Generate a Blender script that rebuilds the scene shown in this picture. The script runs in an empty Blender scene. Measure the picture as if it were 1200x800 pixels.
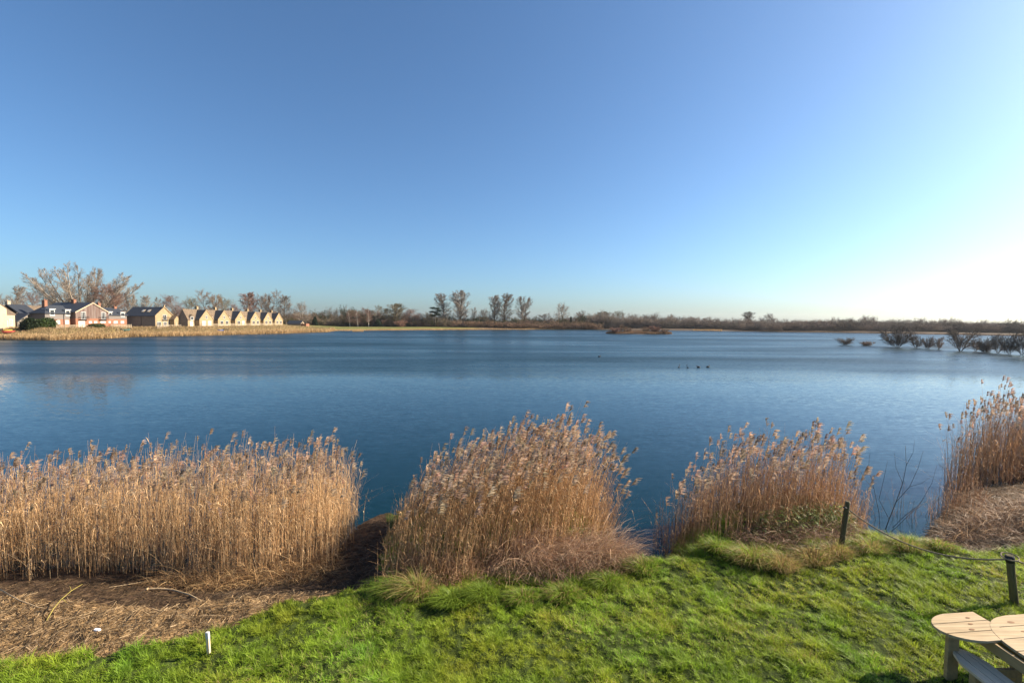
import bpy, math, random
import numpy as np
from mathutils import Vector, Matrix

sc = bpy.context.scene
COL = sc.collection
R = math.radians
rng = np.random.default_rng(7)
random.seed(7)

# ------------------------------------------------------------------ camera
F = 533.3                       # focal length in photo pixels (1200 wide)
CAMZ = 5.2
PITCH, ROLL = R(2.69), R(0.25)
WATER = -0.7
cam_d = bpy.data.cameras.new('camera'); cam = bpy.data.objects.new('camera', cam_d); COL.objects.link(cam)
cam_d.sensor_width = 36.0; cam_d.lens = 36.0 * F / 1200.0
cam_d.clip_start = 0.1; cam_d.clip_end = 20000
CM = Matrix.Rotation(math.pi / 2 - PITCH, 3, 'X') @ Matrix.Rotation(ROLL, 3, 'Z')
cam.matrix_world = Matrix.Translation((0, 0, CAMZ)) @ CM.to_4x4()
sc.camera = cam
CMN = np.array(CM)

def ray(px, py):
    v = np.array([(px - 600) / F, (400 - py) / F, -1.0])
    return CMN @ v
def G(px, py, z=0.0):           # point of the plane z seen at a photo pixel
    d = ray(px, py); t = (z - CAMZ) / d[2]
    return np.array([d[0] * t, d[1] * t, z])
def D(px, py, depth):           # point at a depth along +y
    d = ray(px, py); t = depth / d[1]
    return np.array([d[0] * t, depth, CAMZ + d[2] * t])
def HZ(px):                     # horizon row at a column
    return 375 + (px - 600) * math.tan(ROLL)

# ------------------------------------------------------------------ noise
def _h(ix, iy, s):
    n = (ix.astype(np.int64) * 374761393 + iy.astype(np.int64) * 668265263 + s * 974711) & 0x7fffffff
    n = ((n ^ (n >> 13)) * 1274126177) & 0x7fffffff
    return ((n ^ (n >> 16)) & 0xffff) / 65535.0
def vnoise(x, y, s=0):
    x = np.asarray(x, float); y = np.asarray(y, float)
    ix = np.floor(x); iy = np.floor(y); fx = x - ix; fy = y - iy
    fx = fx * fx * (3 - 2 * fx); fy = fy * fy * (3 - 2 * fy)
    a = _h(ix, iy, s); b = _h(ix + 1, iy, s); c = _h(ix, iy + 1, s); d = _h(ix + 1, iy + 1, s)
    return (a * (1 - fx) + b * fx) * (1 - fy) + (c * (1 - fx) + d * fx) * fy
def fbm(x, y, s=0, o=3):
    t = 0; a = .5; n = 0
    for i in range(o):
        t = t + a * vnoise(np.asarray(x) * 2 ** i, np.asarray(y) * 2 ** i, s + i * 17); n += a; a *= .5
    return t / n
def sstep(a, b, x):
    t = np.clip((x - a) / (b - a), 0, 1); return t * t * (3 - 2 * t)
def inpoly(px, py, poly):
    px = np.asarray(px); py = np.asarray(py); ins = np.zeros(px.shape, bool)
    n = len(poly)
    for i in range(n):
        x1, y1 = poly[i]; x2, y2 = poly[(i + 1) % n]
        c = ((y1 > py) != (y2 > py)) & (px < (x2 - x1) * (py - y1) / (y2 - y1 + 1e-12) + x1)
        ins ^= c
    return ins
def pdist(px, py, line):
    d = np.full(np.shape(px), 1e9)
    for (x1, y1), (x2, y2) in zip(line[:-1], line[1:]):
        dx, dy = x2 - x1, y2 - y1; L = dx * dx + dy * dy + 1e-12
        t = np.clip(((px - x1) * dx + (py - y1) * dy) / L, 0, 1)
        d = np.minimum(d, np.hypot(px - x1 - t * dx, py - y1 - t * dy))
    return d

# ------------------------------------------------------------------ materials
def mat(name, col, rough=.8, var=.25, scale=4.0, tint=False, transl=0.0, bump=0.0, bscale=30.0, spec=.3, obj_rand=0.0, metal=0.0, stretch=(1, 1, 1), col2=None):
    m = bpy.data.materials.new(name); m.use_nodes = True
    nt = m.node_tree; N = nt.nodes; L = nt.links
    b = N['Principled BSDF']; b.inputs['Roughness'].default_value = rough
    b.inputs['Specular IOR Level'].default_value = spec; b.inputs['Metallic'].default_value = metal
    tc = N.new('ShaderNodeTexCoord'); mp = N.new('ShaderNodeMapping'); mp.inputs['Scale'].default_value = stretch
    L.new(tc.outputs['Object'], mp.inputs['Vector'])
    nz = N.new('ShaderNodeTexNoise'); nz.inputs['Scale'].default_value = scale; nz.inputs['Detail'].default_value = 6
    L.new(mp.outputs['Vector'], nz.inputs['Vector'])
    rp = N.new('ShaderNodeMapRange'); rp.inputs['From Min'].default_value = .3; rp.inputs['From Max'].default_value = .7
    rp.inputs['To Min'].default_value = 1 - var; rp.inputs['To Max'].default_value = 1 + var
    L.new(nz.outputs['Fac'], rp.inputs['Value'])
    if tint:
        src = N.new('ShaderNodeAttribute'); src.attribute_name = 'tint'; so = src.outputs['Color']
    elif col2 is not None:
        src = N.new('ShaderNodeMix'); src.data_type = 'RGBA'
        src.inputs['A'].default_value = (*col, 1); src.inputs['B'].default_value = (*col2, 1)
        n2 = N.new('ShaderNodeTexNoise'); n2.inputs['Scale'].default_value = scale * .37; n2.inputs['Detail'].default_value = 4
        L.new(mp.outputs['Vector'], n2.inputs['Vector'])
        r2 = N.new('ShaderNodeMapRange'); r2.inputs['From Min'].default_value = .4; r2.inputs['From Max'].default_value = .6
        L.new(n2.outputs['Fac'], r2.inputs['Value']); L.new(r2.outputs['Result'], src.inputs['Factor'])
        so = src.outputs['Result']
    else:
        src = N.new('ShaderNodeRGB'); src.outputs[0].default_value = (*col, 1); so = src.outputs[0]
    mu = N.new('ShaderNodeMix'); mu.data_type = 'RGBA'; mu.blend_type = 'MULTIPLY'; mu.inputs['Factor'].default_value = 1
    L.new(so, mu.inputs['A']); L.new(rp.outputs['Result'], mu.inputs['B'])
    out = mu.outputs['Result']
    if obj_rand:
        oi = N.new('ShaderNodeObjectInfo'); hs = N.new('ShaderNodeHueSaturation')
        r1 = N.new('ShaderNodeMapRange'); r1.inputs['To Min'].default_value = 1 - obj_rand; r1.inputs['To Max'].default_value = 1 + obj_rand
        L.new(oi.outputs['Random'], r1.inputs['Value']); L.new(r1.outputs['Result'], hs.inputs['Value'])
        L.new(out, hs.inputs['Color']); out = hs.outputs['Color']
    L.new(out, b.inputs['Base Color'])
    if bump:
        nb = N.new('ShaderNodeTexNoise'); nb.inputs['Scale'].default_value = bscale; nb.inputs['Detail'].default_value = 5
        L.new(mp.outputs['Vector'], nb.inputs['Vector'])
        bp = N.new('ShaderNodeBump'); bp.inputs['Strength'].default_value = bump; bp.inputs['Distance'].default_value = .05
        L.new(nb.outputs['Fac'], bp.inputs['Height']); L.new(bp.outputs['Normal'], b.inputs['Normal'])
    if transl:
        tr = N.new('ShaderNodeBsdfTranslucent'); ms = N.new('ShaderNodeMixShader'); ms.inputs[0].default_value = transl
        L.new(out, tr.inputs['Color']); L.new(b.outputs[0], ms.inputs[1]); L.new(tr.outputs[0], ms.inputs[2])
        L.new(ms.outputs[0], N['Material Output'].inputs['Surface'])
    return m

M = {}
M['ground'] = mat('ground', (0, 0, 0), .95, .35, 6, tint=True, bump=.5, bscale=25, spec=.1)
M['blade'] = mat('grass_blade', (0, 0, 0), .5, .15, 2, tint=True, transl=.45, spec=.25)
M['reed'] = mat('reed', (0, 0, 0), .6, .18, 3, tint=True, transl=.28, spec=.25)
M['plume'] = mat('plume', (0, 0, 0), .8, .12, 9, tint=True, transl=.4, spec=.1)
M['wood_mass'] = mat('wood_mass', (0, 0, 0), .9, .15, .3, tint=True, spec=.05)
M['twig_grey'] = mat('twig_grey', (.29, .24, .195), .9, .2, 1.5, obj_rand=.15, spec=.05)
M['twig_brown'] = mat('twig_brown', (.225, .155, .105), .9, .2, 1.5, obj_rand=.15, spec=.05)
M['twig_red'] = mat('twig_red', (.25, .145, .11), .9, .2, 1.5, obj_rand=.12, spec=.05)
M['twig_olive'] = mat('twig_olive', (.18, .145, .08), .9, .2, 1.5, obj_rand=.15, spec=.05)
M['twig_dark'] = mat('twig_dark', (.15, .122, .10), .9, .2, 1.5, obj_rand=.1, spec=.05)
M['bark'] = mat('bark', (.19, .155, .12), .9, .3, 3, obj_rand=.1, spec=.05)
M['bark_pale'] = mat('pale_bark', (.33, .27, .21), .9, .25, 3, spec=.05)
M['birch'] = mat('birch', (.5, .42, .34), .8, .3, 3, spec=.1)
M['needle'] = mat('needle', (.018, .032, .016), .8, .3, 2, spec=.1)
M['leaf_dark'] = mat('leaf_dark', (0, 0, 0), .55, .2, 2, tint=True, transl=.35, spec=.25)
M['cream'] = mat('cream_stone', (.44, .34, .235), .9, .1, 1.5)
M['stone'] = mat('honey_stone', (.32, .232, .13), .9, .16, 2.2, col2=(.27, .195, .11))
M['greystone_and_shade'] = mat('grey_stone_and_shade', (.2, .17, .14), .9, .2, 2)  # grey stone, also the shade tone laid over two house walls
M['slate'] = mat('slate', (.032, .036, .045), .55, .2, 3, stretch=(1, 1, 3))
M['tile'] = mat('stone_tile', (.125, .09, .062), .9, .25, 2.5, col2=(.16, .115, .075))
M['clad'] = mat('timber_cladding', (.115, .072, .058), .8, .3, 2.6, stretch=(1, 1.6, .1), col2=(.16, .118, .10))
M['cladgrey'] = mat('weathered_cladding', (.16, .138, .125), .8, .2, 2, stretch=(.1, .1, 3))
M['brick'] = mat('brick', (.25, .115, .07), .9, .18, 5)
M['white'] = mat('white_paint', (.55, .53, .5), .5, .05, 2)
M['glass'] = mat('window_glass', (.03, .035, .04), .08, .1, 1, spec=.6)
M['blind'] = mat('window_blind', (.42, .40, .37), .6, .05, 1)
M['iron'] = mat('black_iron', (.02, .02, .022), .5, .1, 4)
M['deckwood'] = mat('fence_wood', (.32, .25, .17), .85, .2, 5)
M['yellow'] = mat('yellow_paint', (.50, .38, .07), .4, .05, 2)
M['red'] = mat('red_paint', (.34, .07, .05), .4, .05, 2)
M['blue'] = mat('blue_tarp', (.05, .14, .42), .5, .1, 2)
M['greenpaint'] = mat('green_tarp', (.05, .10, .085), .5, .1, 2)
M['post'] = mat('mossy_post', (.13, .11, .045), .9, .35, 9, stretch=(1, 1, .2), bump=.5, bscale=40, col2=(.065, .05, .032))
M['rope'] = mat('rope', (.28, .22, .145), .9, .3, 60, bump=.6, bscale=90)
M['stake'] = mat('stake', (.72, .66, .58), .7, .15, 20)
M['timber'] = mat('pale_timber', (.385, .272, .14), .6, .22, 8, stretch=(.35, 5, 5), bump=.12, bscale=14, col2=(.45, .33, .185))
M['timber2'] = mat('pale_timber_frame', (.36, .24, .11), .65, .18, 5, stretch=(4, .4, 4), bump=.12, bscale=14)
M['knot'] = mat('timber_knot', (.24, .12, .05), .7, .2, 30)
M['timber_lifted'] = mat('weathered_timber_lifted', (.62, .48, .33), .7, .15, 5, stretch=(5, .35, 5), bump=.12, bscale=14)  # bench wood made paler and warmer to offset the shade under the tabletop
M['duck'] = mat('duck_feather', (.03, .026, .024), .6, .3, 12)
M['duckpale'] = mat('duck_pale', (.45, .4, .36), .6, .2, 12)
M['litter'] = mat('white_plastic', (.8, .8, .8), .4, .05, 5)

# ------------------------------------------------------------------ mesh helpers
def tag(o, label=None, cat=None, group=None, kind=None):
    if label: o['label'] = label
    if cat: o['category'] = cat
    if group: o['group'] = group
    if kind: o['kind'] = kind
    return o
def empty(name, loc=(0, 0, 0), label=None, cat=None, group=None, rz=0):
    o = bpy.data.objects.new(name, None); COL.objects.link(o); o.location = [float(c) for c in loc]
    o.rotation_euler = (0, 0, rz); o.empty_display_size = .2
    return tag(o, label, cat, group)
def link(name, me, m, parent=None):
    o = bpy.data.objects.new(name, me); COL.objects.link(o)
    if m and not me.materials: me.materials.append(m)
    if parent is not None: o.parent = parent
    return o
def np_mesh(name, V, Q, m, parent=None, tint=None, smooth=False):
    V = np.asarray(V, np.float32).reshape(-1, 3); Q = np.asarray(Q, np.int32); k = Q.shape[1]
    me = bpy.data.meshes.new(name)
    me.vertices.add(len(V)); me.vertices.foreach_set('co', V.ravel())
    me.loops.add(Q.size); me.loops.foreach_set('vertex_index', Q.ravel())
    me.polygons.add(len(Q)); me.polygons.foreach_set('loop_start', np.arange(len(Q), dtype=np.int32) * k)
    me.polygons.foreach_set('loop_total', np.full(len(Q), k, np.int32))
    if smooth: me.polygons.foreach_set('use_smooth', np.ones(len(Q), bool))
    if tint is not None:
        a = me.attributes.new('tint', 'FLOAT_COLOR', 'POINT')
        c = np.ones((len(V), 4), np.float32); c[:, :3] = np.asarray(tint).reshape(-1, 3)
        a.data.foreach_set('color', c.ravel())
    me.update(calc_edges=True)
    return link(name, me, m, parent)

class Soup:                      # gathers numpy quads with tints
    def __init__(s): s.V = []; s.Q = []; s.T = []; s.n = 0
    def add(s, V, Q, T):
        s.V.append(V.reshape(-1, 3)); s.Q.append(Q + s.n); s.T.append(T.reshape(-1, 3)); s.n += len(s.V[-1])
    def build(s, name, m, parent=None, smooth=False, off=None):
        V = np.concatenate(s.V)
        if off is not None: V = V - np.asarray(off)
        return np_mesh(name, V, np.concatenate(s.Q), m, parent, np.concatenate(s.T), smooth)

def ribbons(soup, C, W, S, T):
    """C (N,K,3) centre lines, W (N,K) half widths, S (N,3) side, T (N,3) or (N,K,3) tint"""
    N, K, _ = C.shape
    if T.ndim == 2: T = np.repeat(T[:, None, :], K, 1)
    a = C - S[:, None, :] * W[..., None]; b = C + S[:, None, :] * W[..., None]
    V = np.stack([a, b], 2)                       # N,K,2,3
    idx = np.arange(N * K * 2).reshape(N, K, 2)
    Q = np.stack([idx[:, :-1, 0], idx[:, :-1, 1], idx[:, 1:, 1], idx[:, 1:, 0]], -1).reshape(-1, 4)
    soup.add(V, Q, np.repeat(T[:, :, None, :], 2, 2))
def tubes3(soup, C, W, T):
    N, K, _ = C.shape
    if T.ndim == 2: T = np.repeat(T[:, None, :], K, 1)
    a0 = rng.uniform(0, 6.28, N)
    ring = []
    for j in range(3):
        a = a0 + j * 2.0944
        ring.append(np.stack([np.cos(a), np.sin(a), np.zeros(N)], -1)[:, None, :] * W[..., None] + C)
    V = np.stack(ring, 2)
    idx = np.arange(N * K * 3).reshape(N, K, 3); Q = []
    for j in range(3):
        k = (j + 1) % 3
        Q.append(np.stack([idx[:, :-1, j], idx[:, :-1, k], idx[:, 1:, k], idx[:, 1:, j]], -1).reshape(-1, 4))
    soup.add(V, np.concatenate(Q), np.repeat(T[:, :, None, :], 3, 2))
def rdir(n):
    a = rng.uniform(0, 6.2832, n); return np.stack([np.cos(a), np.sin(a), np.zeros(n)], -1)
def runit(n):
    v = rng.normal(size=(n, 3)); return v / np.linalg.norm(v, axis=1, keepdims=True)
def unit(v): return v / (np.linalg.norm(v, axis=-1, keepdims=True) + 1e-9)

class MB:
    def __init__(s): s.v = []; s.f = []
    def quadbox(s, pts):
        n = len(s.v); s.v += [tuple(map(float, p)) for p in pts]
        for f in ((0, 3, 2, 1), (4, 5, 6, 7), (0, 1, 5, 4), (1, 2, 6, 5), (2, 3, 7, 6), (3, 0, 4, 7)): s.f.append([i + n for i in f])
        return s
    def box(s, x0, x1, y0, y1, z0, z1):
        return s.quadbox([(x0, y0, z0), (x1, y0, z0), (x1, y1, z0), (x0, y1, z0), (x0, y0, z1), (x1, y0, z1), (x1, y1, z1), (x0, y1, z1)])
    def prism(s, poly, a, b):     # poly list of 3D points, extruded by vector
        n = len(s.v); k = len(poly)
        ex = np.asarray(b) - np.asarray(a)
        s.v += [tuple(map(float, p)) for p in poly] + [tuple(map(float, np.asarray(p) + ex)) for p in poly]
        s.f.append(list(range(n + k - 1, n - 1, -1))); s.f.append(list(range(n + k, n + 2 * k)))
        for i in range(k):
            j = (i + 1) % k; s.f.append([n + i, n + j, n + k + j, n + k + i])
        return s
    def tube(s, pts, rad, sides=8, cap=True):
        pts = [np.asarray(p, float) for p in pts]; K = len(pts)
        rad = [rad] * K if np.isscalar(rad) else rad
        n = len(s.v); up = np.array([.13, .2, 1.0])
        for i, p in enumerate(pts):
            d = unit(pts[min(i + 1, K - 1)] - pts[max(i - 1, 0)])
            a = np.cross(d, up)
            if np.linalg.norm(a) < .05: a = np.cross(d, [1, 0, 0])
            a = unit(a); b = np.cross(d, a)
            for j in range(sides):
                t = 6.28318 * j / sides
                s.v.append(tuple(p + (a * math.cos(t) + b * math.sin(t)) * rad[i]))
        for i in range(K - 1):
            for j in range(sides):
                k = (j + 1) % sides
                s.f.append([n + i * sides + j, n + i * sides + k, n + (i + 1) * sides + k, n + (i + 1) * sides + j])
        if cap:
            s.f.append([n + j for j in range(sides - 1, -1, -1)]); s.f.append([n + (K - 1) * sides + j for j in range(sides)])
        return s
    def build(s, name, m, parent=None, off=(0, 0, 0), bevel=0, smooth=False):
        me = bpy.data.meshes.new(name)
        me.from_pydata([(v[0] - off[0], v[1] - off[1], v[2] - off[2]) for v in s.v], [], s.f); me.update()
        if smooth:
            for p in me.polygons: p.use_smooth = len(p.vertices) == 4
        o = link(name, me, m, parent)
        if bevel:
            bv = o.modifiers.new('bevel', 'BEVEL'); bv.width = bevel; bv.segments = 2; bv.limit_method = 'ANGLE'
        return o

# ------------------------------------------------------------------ sun and sky
SUN_AZ, SUN_EL = R(77), R(28)          # azimuth clockwise from +y
sun_dir = Vector((math.sin(SUN_AZ) * math.cos(SUN_EL), math.cos(SUN_AZ) * math.cos(SUN_EL), math.sin(SUN_EL)))
ld = bpy.data.lights.new('sun', 'SUN'); ld.energy = 5.0; ld.angle = R(.55); ld.color = (1, .87, .69)
lo = bpy.data.objects.new('sun', ld); COL.objects.link(lo); lo.rotation_euler = sun_dir.to_track_quat('Z', 'Y').to_euler()
lo.location = (60, 20, 60)
w = bpy.data.worlds.new('World'); sc.world = w; w.use_nodes = True
nt = w.node_tree; bg = nt.nodes['Background']; sky = nt.nodes.new('ShaderNodeTexSky')
sky.sky_type = 'NISHITA'; sky.sun_disc = False; sky.sun_elevation = SUN_EL; sky.sun_rotation = SUN_AZ
sky.altitude = 50; sky.air_density = .9; sky.dust_density = 1.3; sky.ozone_density = 6.0
wb = nt.nodes.new('ShaderNodeMix'); wb.data_type = 'RGBA'; wb.blend_type = 'MULTIPLY'; wb.inputs['Factor'].default_value = 1
wb.inputs['B'].default_value = (.90, 1.0, .99, 1); nt.links.new(sky.outputs[0], wb.inputs['A']); nt.links.new(wb.outputs['Result'], bg.inputs['Color']); bg.inputs['Strength'].default_value = .073
sc.view_settings.view_transform = 'Standard'; sc.view_settings.look = 'None'
sc.view_settings.exposure = 1.3; sc.view_settings.gamma = 1
sc.view_settings.use_curve_mapping = False
sc.cycles.max_bounces = 6; sc.cycles.diffuse_bounces = 3; sc.cycles.glossy_bounces = 3; sc.cycles.transparent_max_bounces = 4
sc.cycles.use_denoising = True

# ------------------------------------------------------------------ terrain
NEAR = [(-1600, 760), (-500, 700), (-200, 684), (0, 668), (120, 662), (250, 674), (350, 666), (398, 640), (420, 614), (445, 602), (520, 588),
        (640, 588), (708, 612), (733, 664), (776, 668), (800, 616), (860, 592), (950, 592), (1005, 614), (1026, 642),
        (1076, 636), (1102, 602), (1132, 574), (1190, 566), (1260, 556), (1500, 530), (2400, 470)]
near_line = [tuple(G(x, y, WATER)[:2]) for x, y in NEAR]
near_poly = near_line + [(400, 40), (400, -300), (-400, -300), (-400, 4)]
mud_edge = [tuple(G(x, y, -.05)[:2]) for x, y in [(-900, 860), (-300, 800), (0, 779), (100, 773), (190, 757), (250, 744), (300, 723), (335, 708), (368, 701), (400, 697), (446, 690), (452, 640), (452, 560)]]
mud_poly = mud_edge + [(-12, 14), (-60, 14), (-60, 7)]
mudR_edge = [tuple(G(x, y, -.2)[:2]) for x, y in [(1072, 634), (1110, 637), (1160, 634), (1250, 628), (1500, 615), (2400, 560)]]
mudR_poly = mudR_edge + [(60, 60), tuple(G(1060, 560, -.7)[:2])]
FAR = [(-400, 404), (0, 398), (60, 398.3), (130, 396.2), (150, 394.6), (240, 393), (330, 390.6), (383, 389), (393, 387.6), (500, 386.7), (600, 386.2),
       (700, 386.2), (800, 387.4), (900, 388.6), (1000, 390), (1100, 391.8), (1200, 393.6), (1600, 400)]
fp = [G(x, y, WATER) for x, y in FAR]
faz = np.array([math.atan2(p[0], p[1]) for p in fp]); frs = np.array([math.hypot(p[0], p[1]) for p in fp])
hfp = np.array([math.atan2((x - 600), F) for x in (-400, 0, 340, 400, 600, 800, 1600)]); hfv = np.array([2.9, 2.9, 2.6, 1.0, .9, .7, .6])
def far_h(x, y):
    az = np.arctan2(x, y); r = np.hypot(x, y)
    rs = np.interp(az, faz, frs) * (1 + .006 * (vnoise(az * 90, az * 0, 5) - .5)); s = r - rs
    H = np.interp(az, hfp, hfv)
    return np.where(s > 0, WATER + .15 * sstep(0, 1.5, s) + H * sstep(0, 16, s) + .5 * sstep(60, 400, s), WATER - np.clip(-s * .1, 0, 2.5))
def near_sd(x, y):
    d = pdist(x, y, near_line); return np.where(inpoly(x, y, near_poly), d, -d)
def near_h(x, y):
    sd = near_sd(x, y)
    left = sstep(-2.2, -4.2, x); right = sstep(9.5, 11.5, x)
    wd = 1.15 + 1.5 * left + 2.2 * right
    wd = wd + 4.0 * np.exp(-((x + 3.35) / .62) ** 2) * sstep(8.2, 9.1, y)
    h = np.where(sd > 0, WATER + .7 * sstep(0, 1, sd / wd) , WATER + np.clip(sd * .35, -2, 0))
    lump = (fbm(x * 2.2, y * 2.2, 3) - .5) * .10 + (fbm(x * 7, y * 7, 9, 2) - .5) * .07
    edge = np.exp(-((sd - .8) / .5) ** 2) * (1 - left) * (1 - right) * .10 * vnoise(x * 1.7, y * 1.7, 31)
    return h + np.where(sd > 0, (lump + edge) * sstep(0, .5, sd), 0) - .02 * np.clip(5 - y, 0, 3) * 0
def height(x, y):
    x = np.asarray(x, float); y = np.asarray(y, float)
    return np.where(np.hypot(x, y) < 45, near_h(x, y), far_h(x, y))
def hz(x, y): return float(height(np.array([x]), np.array([y]))[0])

az = np.linspace(R(-75), R(75), 1300)
rad = np.concatenate([np.linspace(1.5, 4, 12)[:-1], np.linspace(4, 22, 300)[:-1], np.geomspace(22, 60, 30)[:-1], np.linspace(60, 500, 160)[:-1], np.geomspace(500, 2500, 22)])
A, Rr = np.meshgrid(az, rad, indexing='ij')
X = np.sin(A) * Rr; Y = np.cos(A) * Rr
Z = height(X.ravel(), Y.ravel()).reshape(X.shape)
def zone(x, y):
    """0 lawn, 1 straw litter, 2 dark mud, 3 right hand debris"""
    j = (fbm(x * 1.6, y * 1.6, 21) - .5) * .5; k = (fbm(x * 5, y * 5, 22) - .5) * .3
    z = np.zeros(np.shape(x))
    ml = inpoly(x + j * .5 + k * .5, y + j + k * .6, mud_poly)
    sd = near_sd(x, y)
    z = np.where(ml, np.where((sd + j * .7 + k < 2.1) | ((x / np.maximum(y, .1) > -.47 + j * .1) & (y > 8.6)), 2, 1), z)
    z = np.where(inpoly(x + k, y + j + k, mudR_poly), 3, z)
    return z, sd
def ground_tint(x, y):
    z, sd = zone(x, y)
    n = fbm(x * 3, y * 3, 41)[:, None]; n2 = fbm(x * 14, y * 14, 43)[:, None]
    c = np.zeros((len(x), 3))
    lawn = np.array([.04, .055, .012]) * (.6 + .8 * n)
    straw = np.array([.27, .175, .085]) * (.35 + 1.2 * n2) * (.7 + .6 * n)
    mud = np.array([.062, .039, .024]) * (.45 + 1.1 * n2)
    deb = np.array([.135, .088, .052]) * (.3 + 1.3 * n2)
    for v, col in ((0, lawn), (1, straw), (2, mud), (3, deb)):
        c = np.where((z == v)[:, None], col, c)
    wet = sstep(.35, -.1, sd)[:, None]
    c = c * (1 - wet) + mud * .7 * wet
    r = np.hypot(x, y); a = np.arctan2(x, y); s = r - np.interp(a, faz, frs)
    fn = fbm(x * .05, y * .05, 47)[:, None]
    strawf = np.array([.30, .20, .095]) * (.7 + .6 * fn); green = np.array([.15, .145, .045]) * (.7 + .6 * fn)
    left = sstep(R(-22), R(-26), a)[:, None]
    g = sstep(4, 9, s)[:, None] * (1 - .6 * left)
    farc = strawf * (1 - g) + green * g
    fieldm = (sstep(R(-27), R(-24), a) * sstep(R(-3), R(-6), a))[:, None]; brown = np.array([.10, .072, .05]) * (.7 + .6 * fn)
    isl = sstep(R(-22), R(-26), a)[:, None]; farc = farc * np.maximum(fieldm, isl) + brown * (1 - np.maximum(fieldm, isl))
    return np.where((r > 45)[:, None], farc, c)
nA, nR = X.shape
idx = np.arange(nA * nR).reshape(nA, nR)
Q = np.stack([idx[:-1, :-1], idx[1:, :-1], idx[1:, 1:], idx[:-1, 1:]], -1).reshape(-1, 4)[:, ::-1]
g = np_mesh('ground', np.stack([X, Y, Z], -1), Q, M['ground'], tint=ground_tint(X.ravel(), Y.ravel()), smooth=True)
tag(g, 'grassy bank and far lake shore under winter light', 'ground', kind='structure')

# ------------------------------------------------------------------ water
wm = bpy.data.materials.new('water'); wm.use_nodes = True
nt = wm.node_tree; N = nt.nodes; L = nt.links; b = N['Principled BSDF']
b.inputs['Base Color'].default_value = (.0008, .0165, .022, 1); b.inputs['Roughness'].default_value = .06; b.inputs['IOR'].default_value = 1.333
tc = N.new('ShaderNodeTexCoord')
def nnode(scale, detail, sx, sy, rot=0):
    mp = N.new('ShaderNodeMapping'); mp.inputs['Scale'].default_value = (sx, sy, 1); mp.inputs['Rotation'].default_value = (0, 0, rot)
    L.new(tc.outputs['Object'], mp.inputs['Vector'])
    n = N.new('ShaderNodeTexNoise'); n.inputs['Scale'].default_value = scale; n.inputs['Detail'].default_value = detail
    L.new(mp.outputs['Vector'], n.inputs['Vector']); return n.outputs['Fac']
def math_(op, a, bb, cl=False):
    m = N.new('ShaderNodeMath'); m.operation = op; m.use_clamp = cl
    for i, v in enumerate((a, bb)):
        if isinstance(v, (int, float)): m.inputs[i].default_value = v
        else: L.new(v, m.inputs[i])
    return m.outputs[0]
def mrange(v, a, bb, c, d):
    m = N.new('ShaderNodeMapRange'); m.interpolation_type = 'SMOOTHSTEP'
    L.new(v, m.inputs['Value'])
    for k, q in zip(('From Min', 'From Max', 'To Min', 'To Max'), (a, bb, c, d)): m.inputs[k].default_value = q
    return m.outputs[0]
sx = N.new('ShaderNodeSeparateXYZ'); L.new(tc.outputs['Object'], sx.inputs[0])
big = nnode(.02, 3, .35, 1.3, R(8)); mid = nnode(.09, 3, .25, 1.4, R(-6))
yy = math_('ADD', sx.outputs['Y'], math_('MULTIPLY', math_('SUBTRACT', big, .5), 70.0))
xr_ = math_('MAXIMUM', sx.outputs['X'], 0.0); yy = math_('SUBTRACT', yy, math_('MULTIPLY', xr_, .22))
lee = mrange(yy, 34, 62, 0, 1)                       # sheltered near the bank, wind ripple farther out
gust = math_('ADD', math_('MULTIPLY', mrange(big, .35, .65, .55, 1.15), .6), math_('MULTIPLY', mrange(mid, .35, .65, .5, 1.3), .4))
stren = math_('MULTIPLY', math_('ADD', math_('MULTIPLY', lee, .82), .18), gust)
def nvec(scale, sx_, sy_, rot, amp):
    mp = N.new('ShaderNodeMapping'); mp.inputs['Scale'].default_value = (sx_, sy_, 1); mp.inputs['Rotation'].default_value = (0, 0, rot)
    L.new(tc.outputs['Object'], mp.inputs['Vector'])
    n = N.new('ShaderNodeTexNoise'); n.inputs['Scale'].default_value = scale; n.inputs['Detail'].default_value = 1.5
    L.new(mp.outputs['Vector'], n.inputs['Vector'])
    v = N.new('ShaderNodeVectorMath'); v.operation = 'SUBTRACT'; v.inputs[1].default_value = (.5, .5, .5); L.new(n.outputs['Color'], v.inputs[0])
    m = N.new('ShaderNodeVectorMath'); m.operation = 'MULTIPLY'; m.inputs[1].default_value = (amp, amp * 1.25, 0); L.new(v.outputs[0], m.inputs[0])
    return m.outputs[0]
def vadd(p, q):
    m = N.new('ShaderNodeVectorMath'); L.new(p, m.inputs[0]); L.new(q, m.inputs[1]); return m.outputs[0]
wv = vadd(vadd(nvec(3.2, .55, 1.5, R(10), .5), nvec(1.1, .4, 1.4, R(-8), .16)), nvec(8, .7, 1.3, R(20), .42))
L.new(math_('ADD', math_('MULTIPLY', stren, .33), .04), b.inputs['Roughness'])
vs = N.new('ShaderNodeVectorMath'); vs.operation = 'SCALE'; L.new(wv, vs.inputs[0]); L.new(stren, vs.inputs['Scale'])
up = N.new('ShaderNodeVectorMath'); up.inputs[1].default_value = (0, 0, 1); L.new(vs.outputs[0], up.inputs[0])
nm = N.new('ShaderNodeVectorMath'); nm.operation = 'NORMALIZE'; L.new(up.outputs[0], nm.inputs[0]); L.new(nm.outputs[0], b.inputs['Normal'])
me = bpy.data.meshes.new('lake_water')
me.from_pydata([(-900, 5, WATER), (1200, 5, WATER), (1200, 700, WATER), (-900, 700, WATER)], [], [(0, 1, 2, 3)])
wo = link('lake_water', me, wm); tag(wo, 'rippled blue lake water', 'water', kind='structure')

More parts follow.
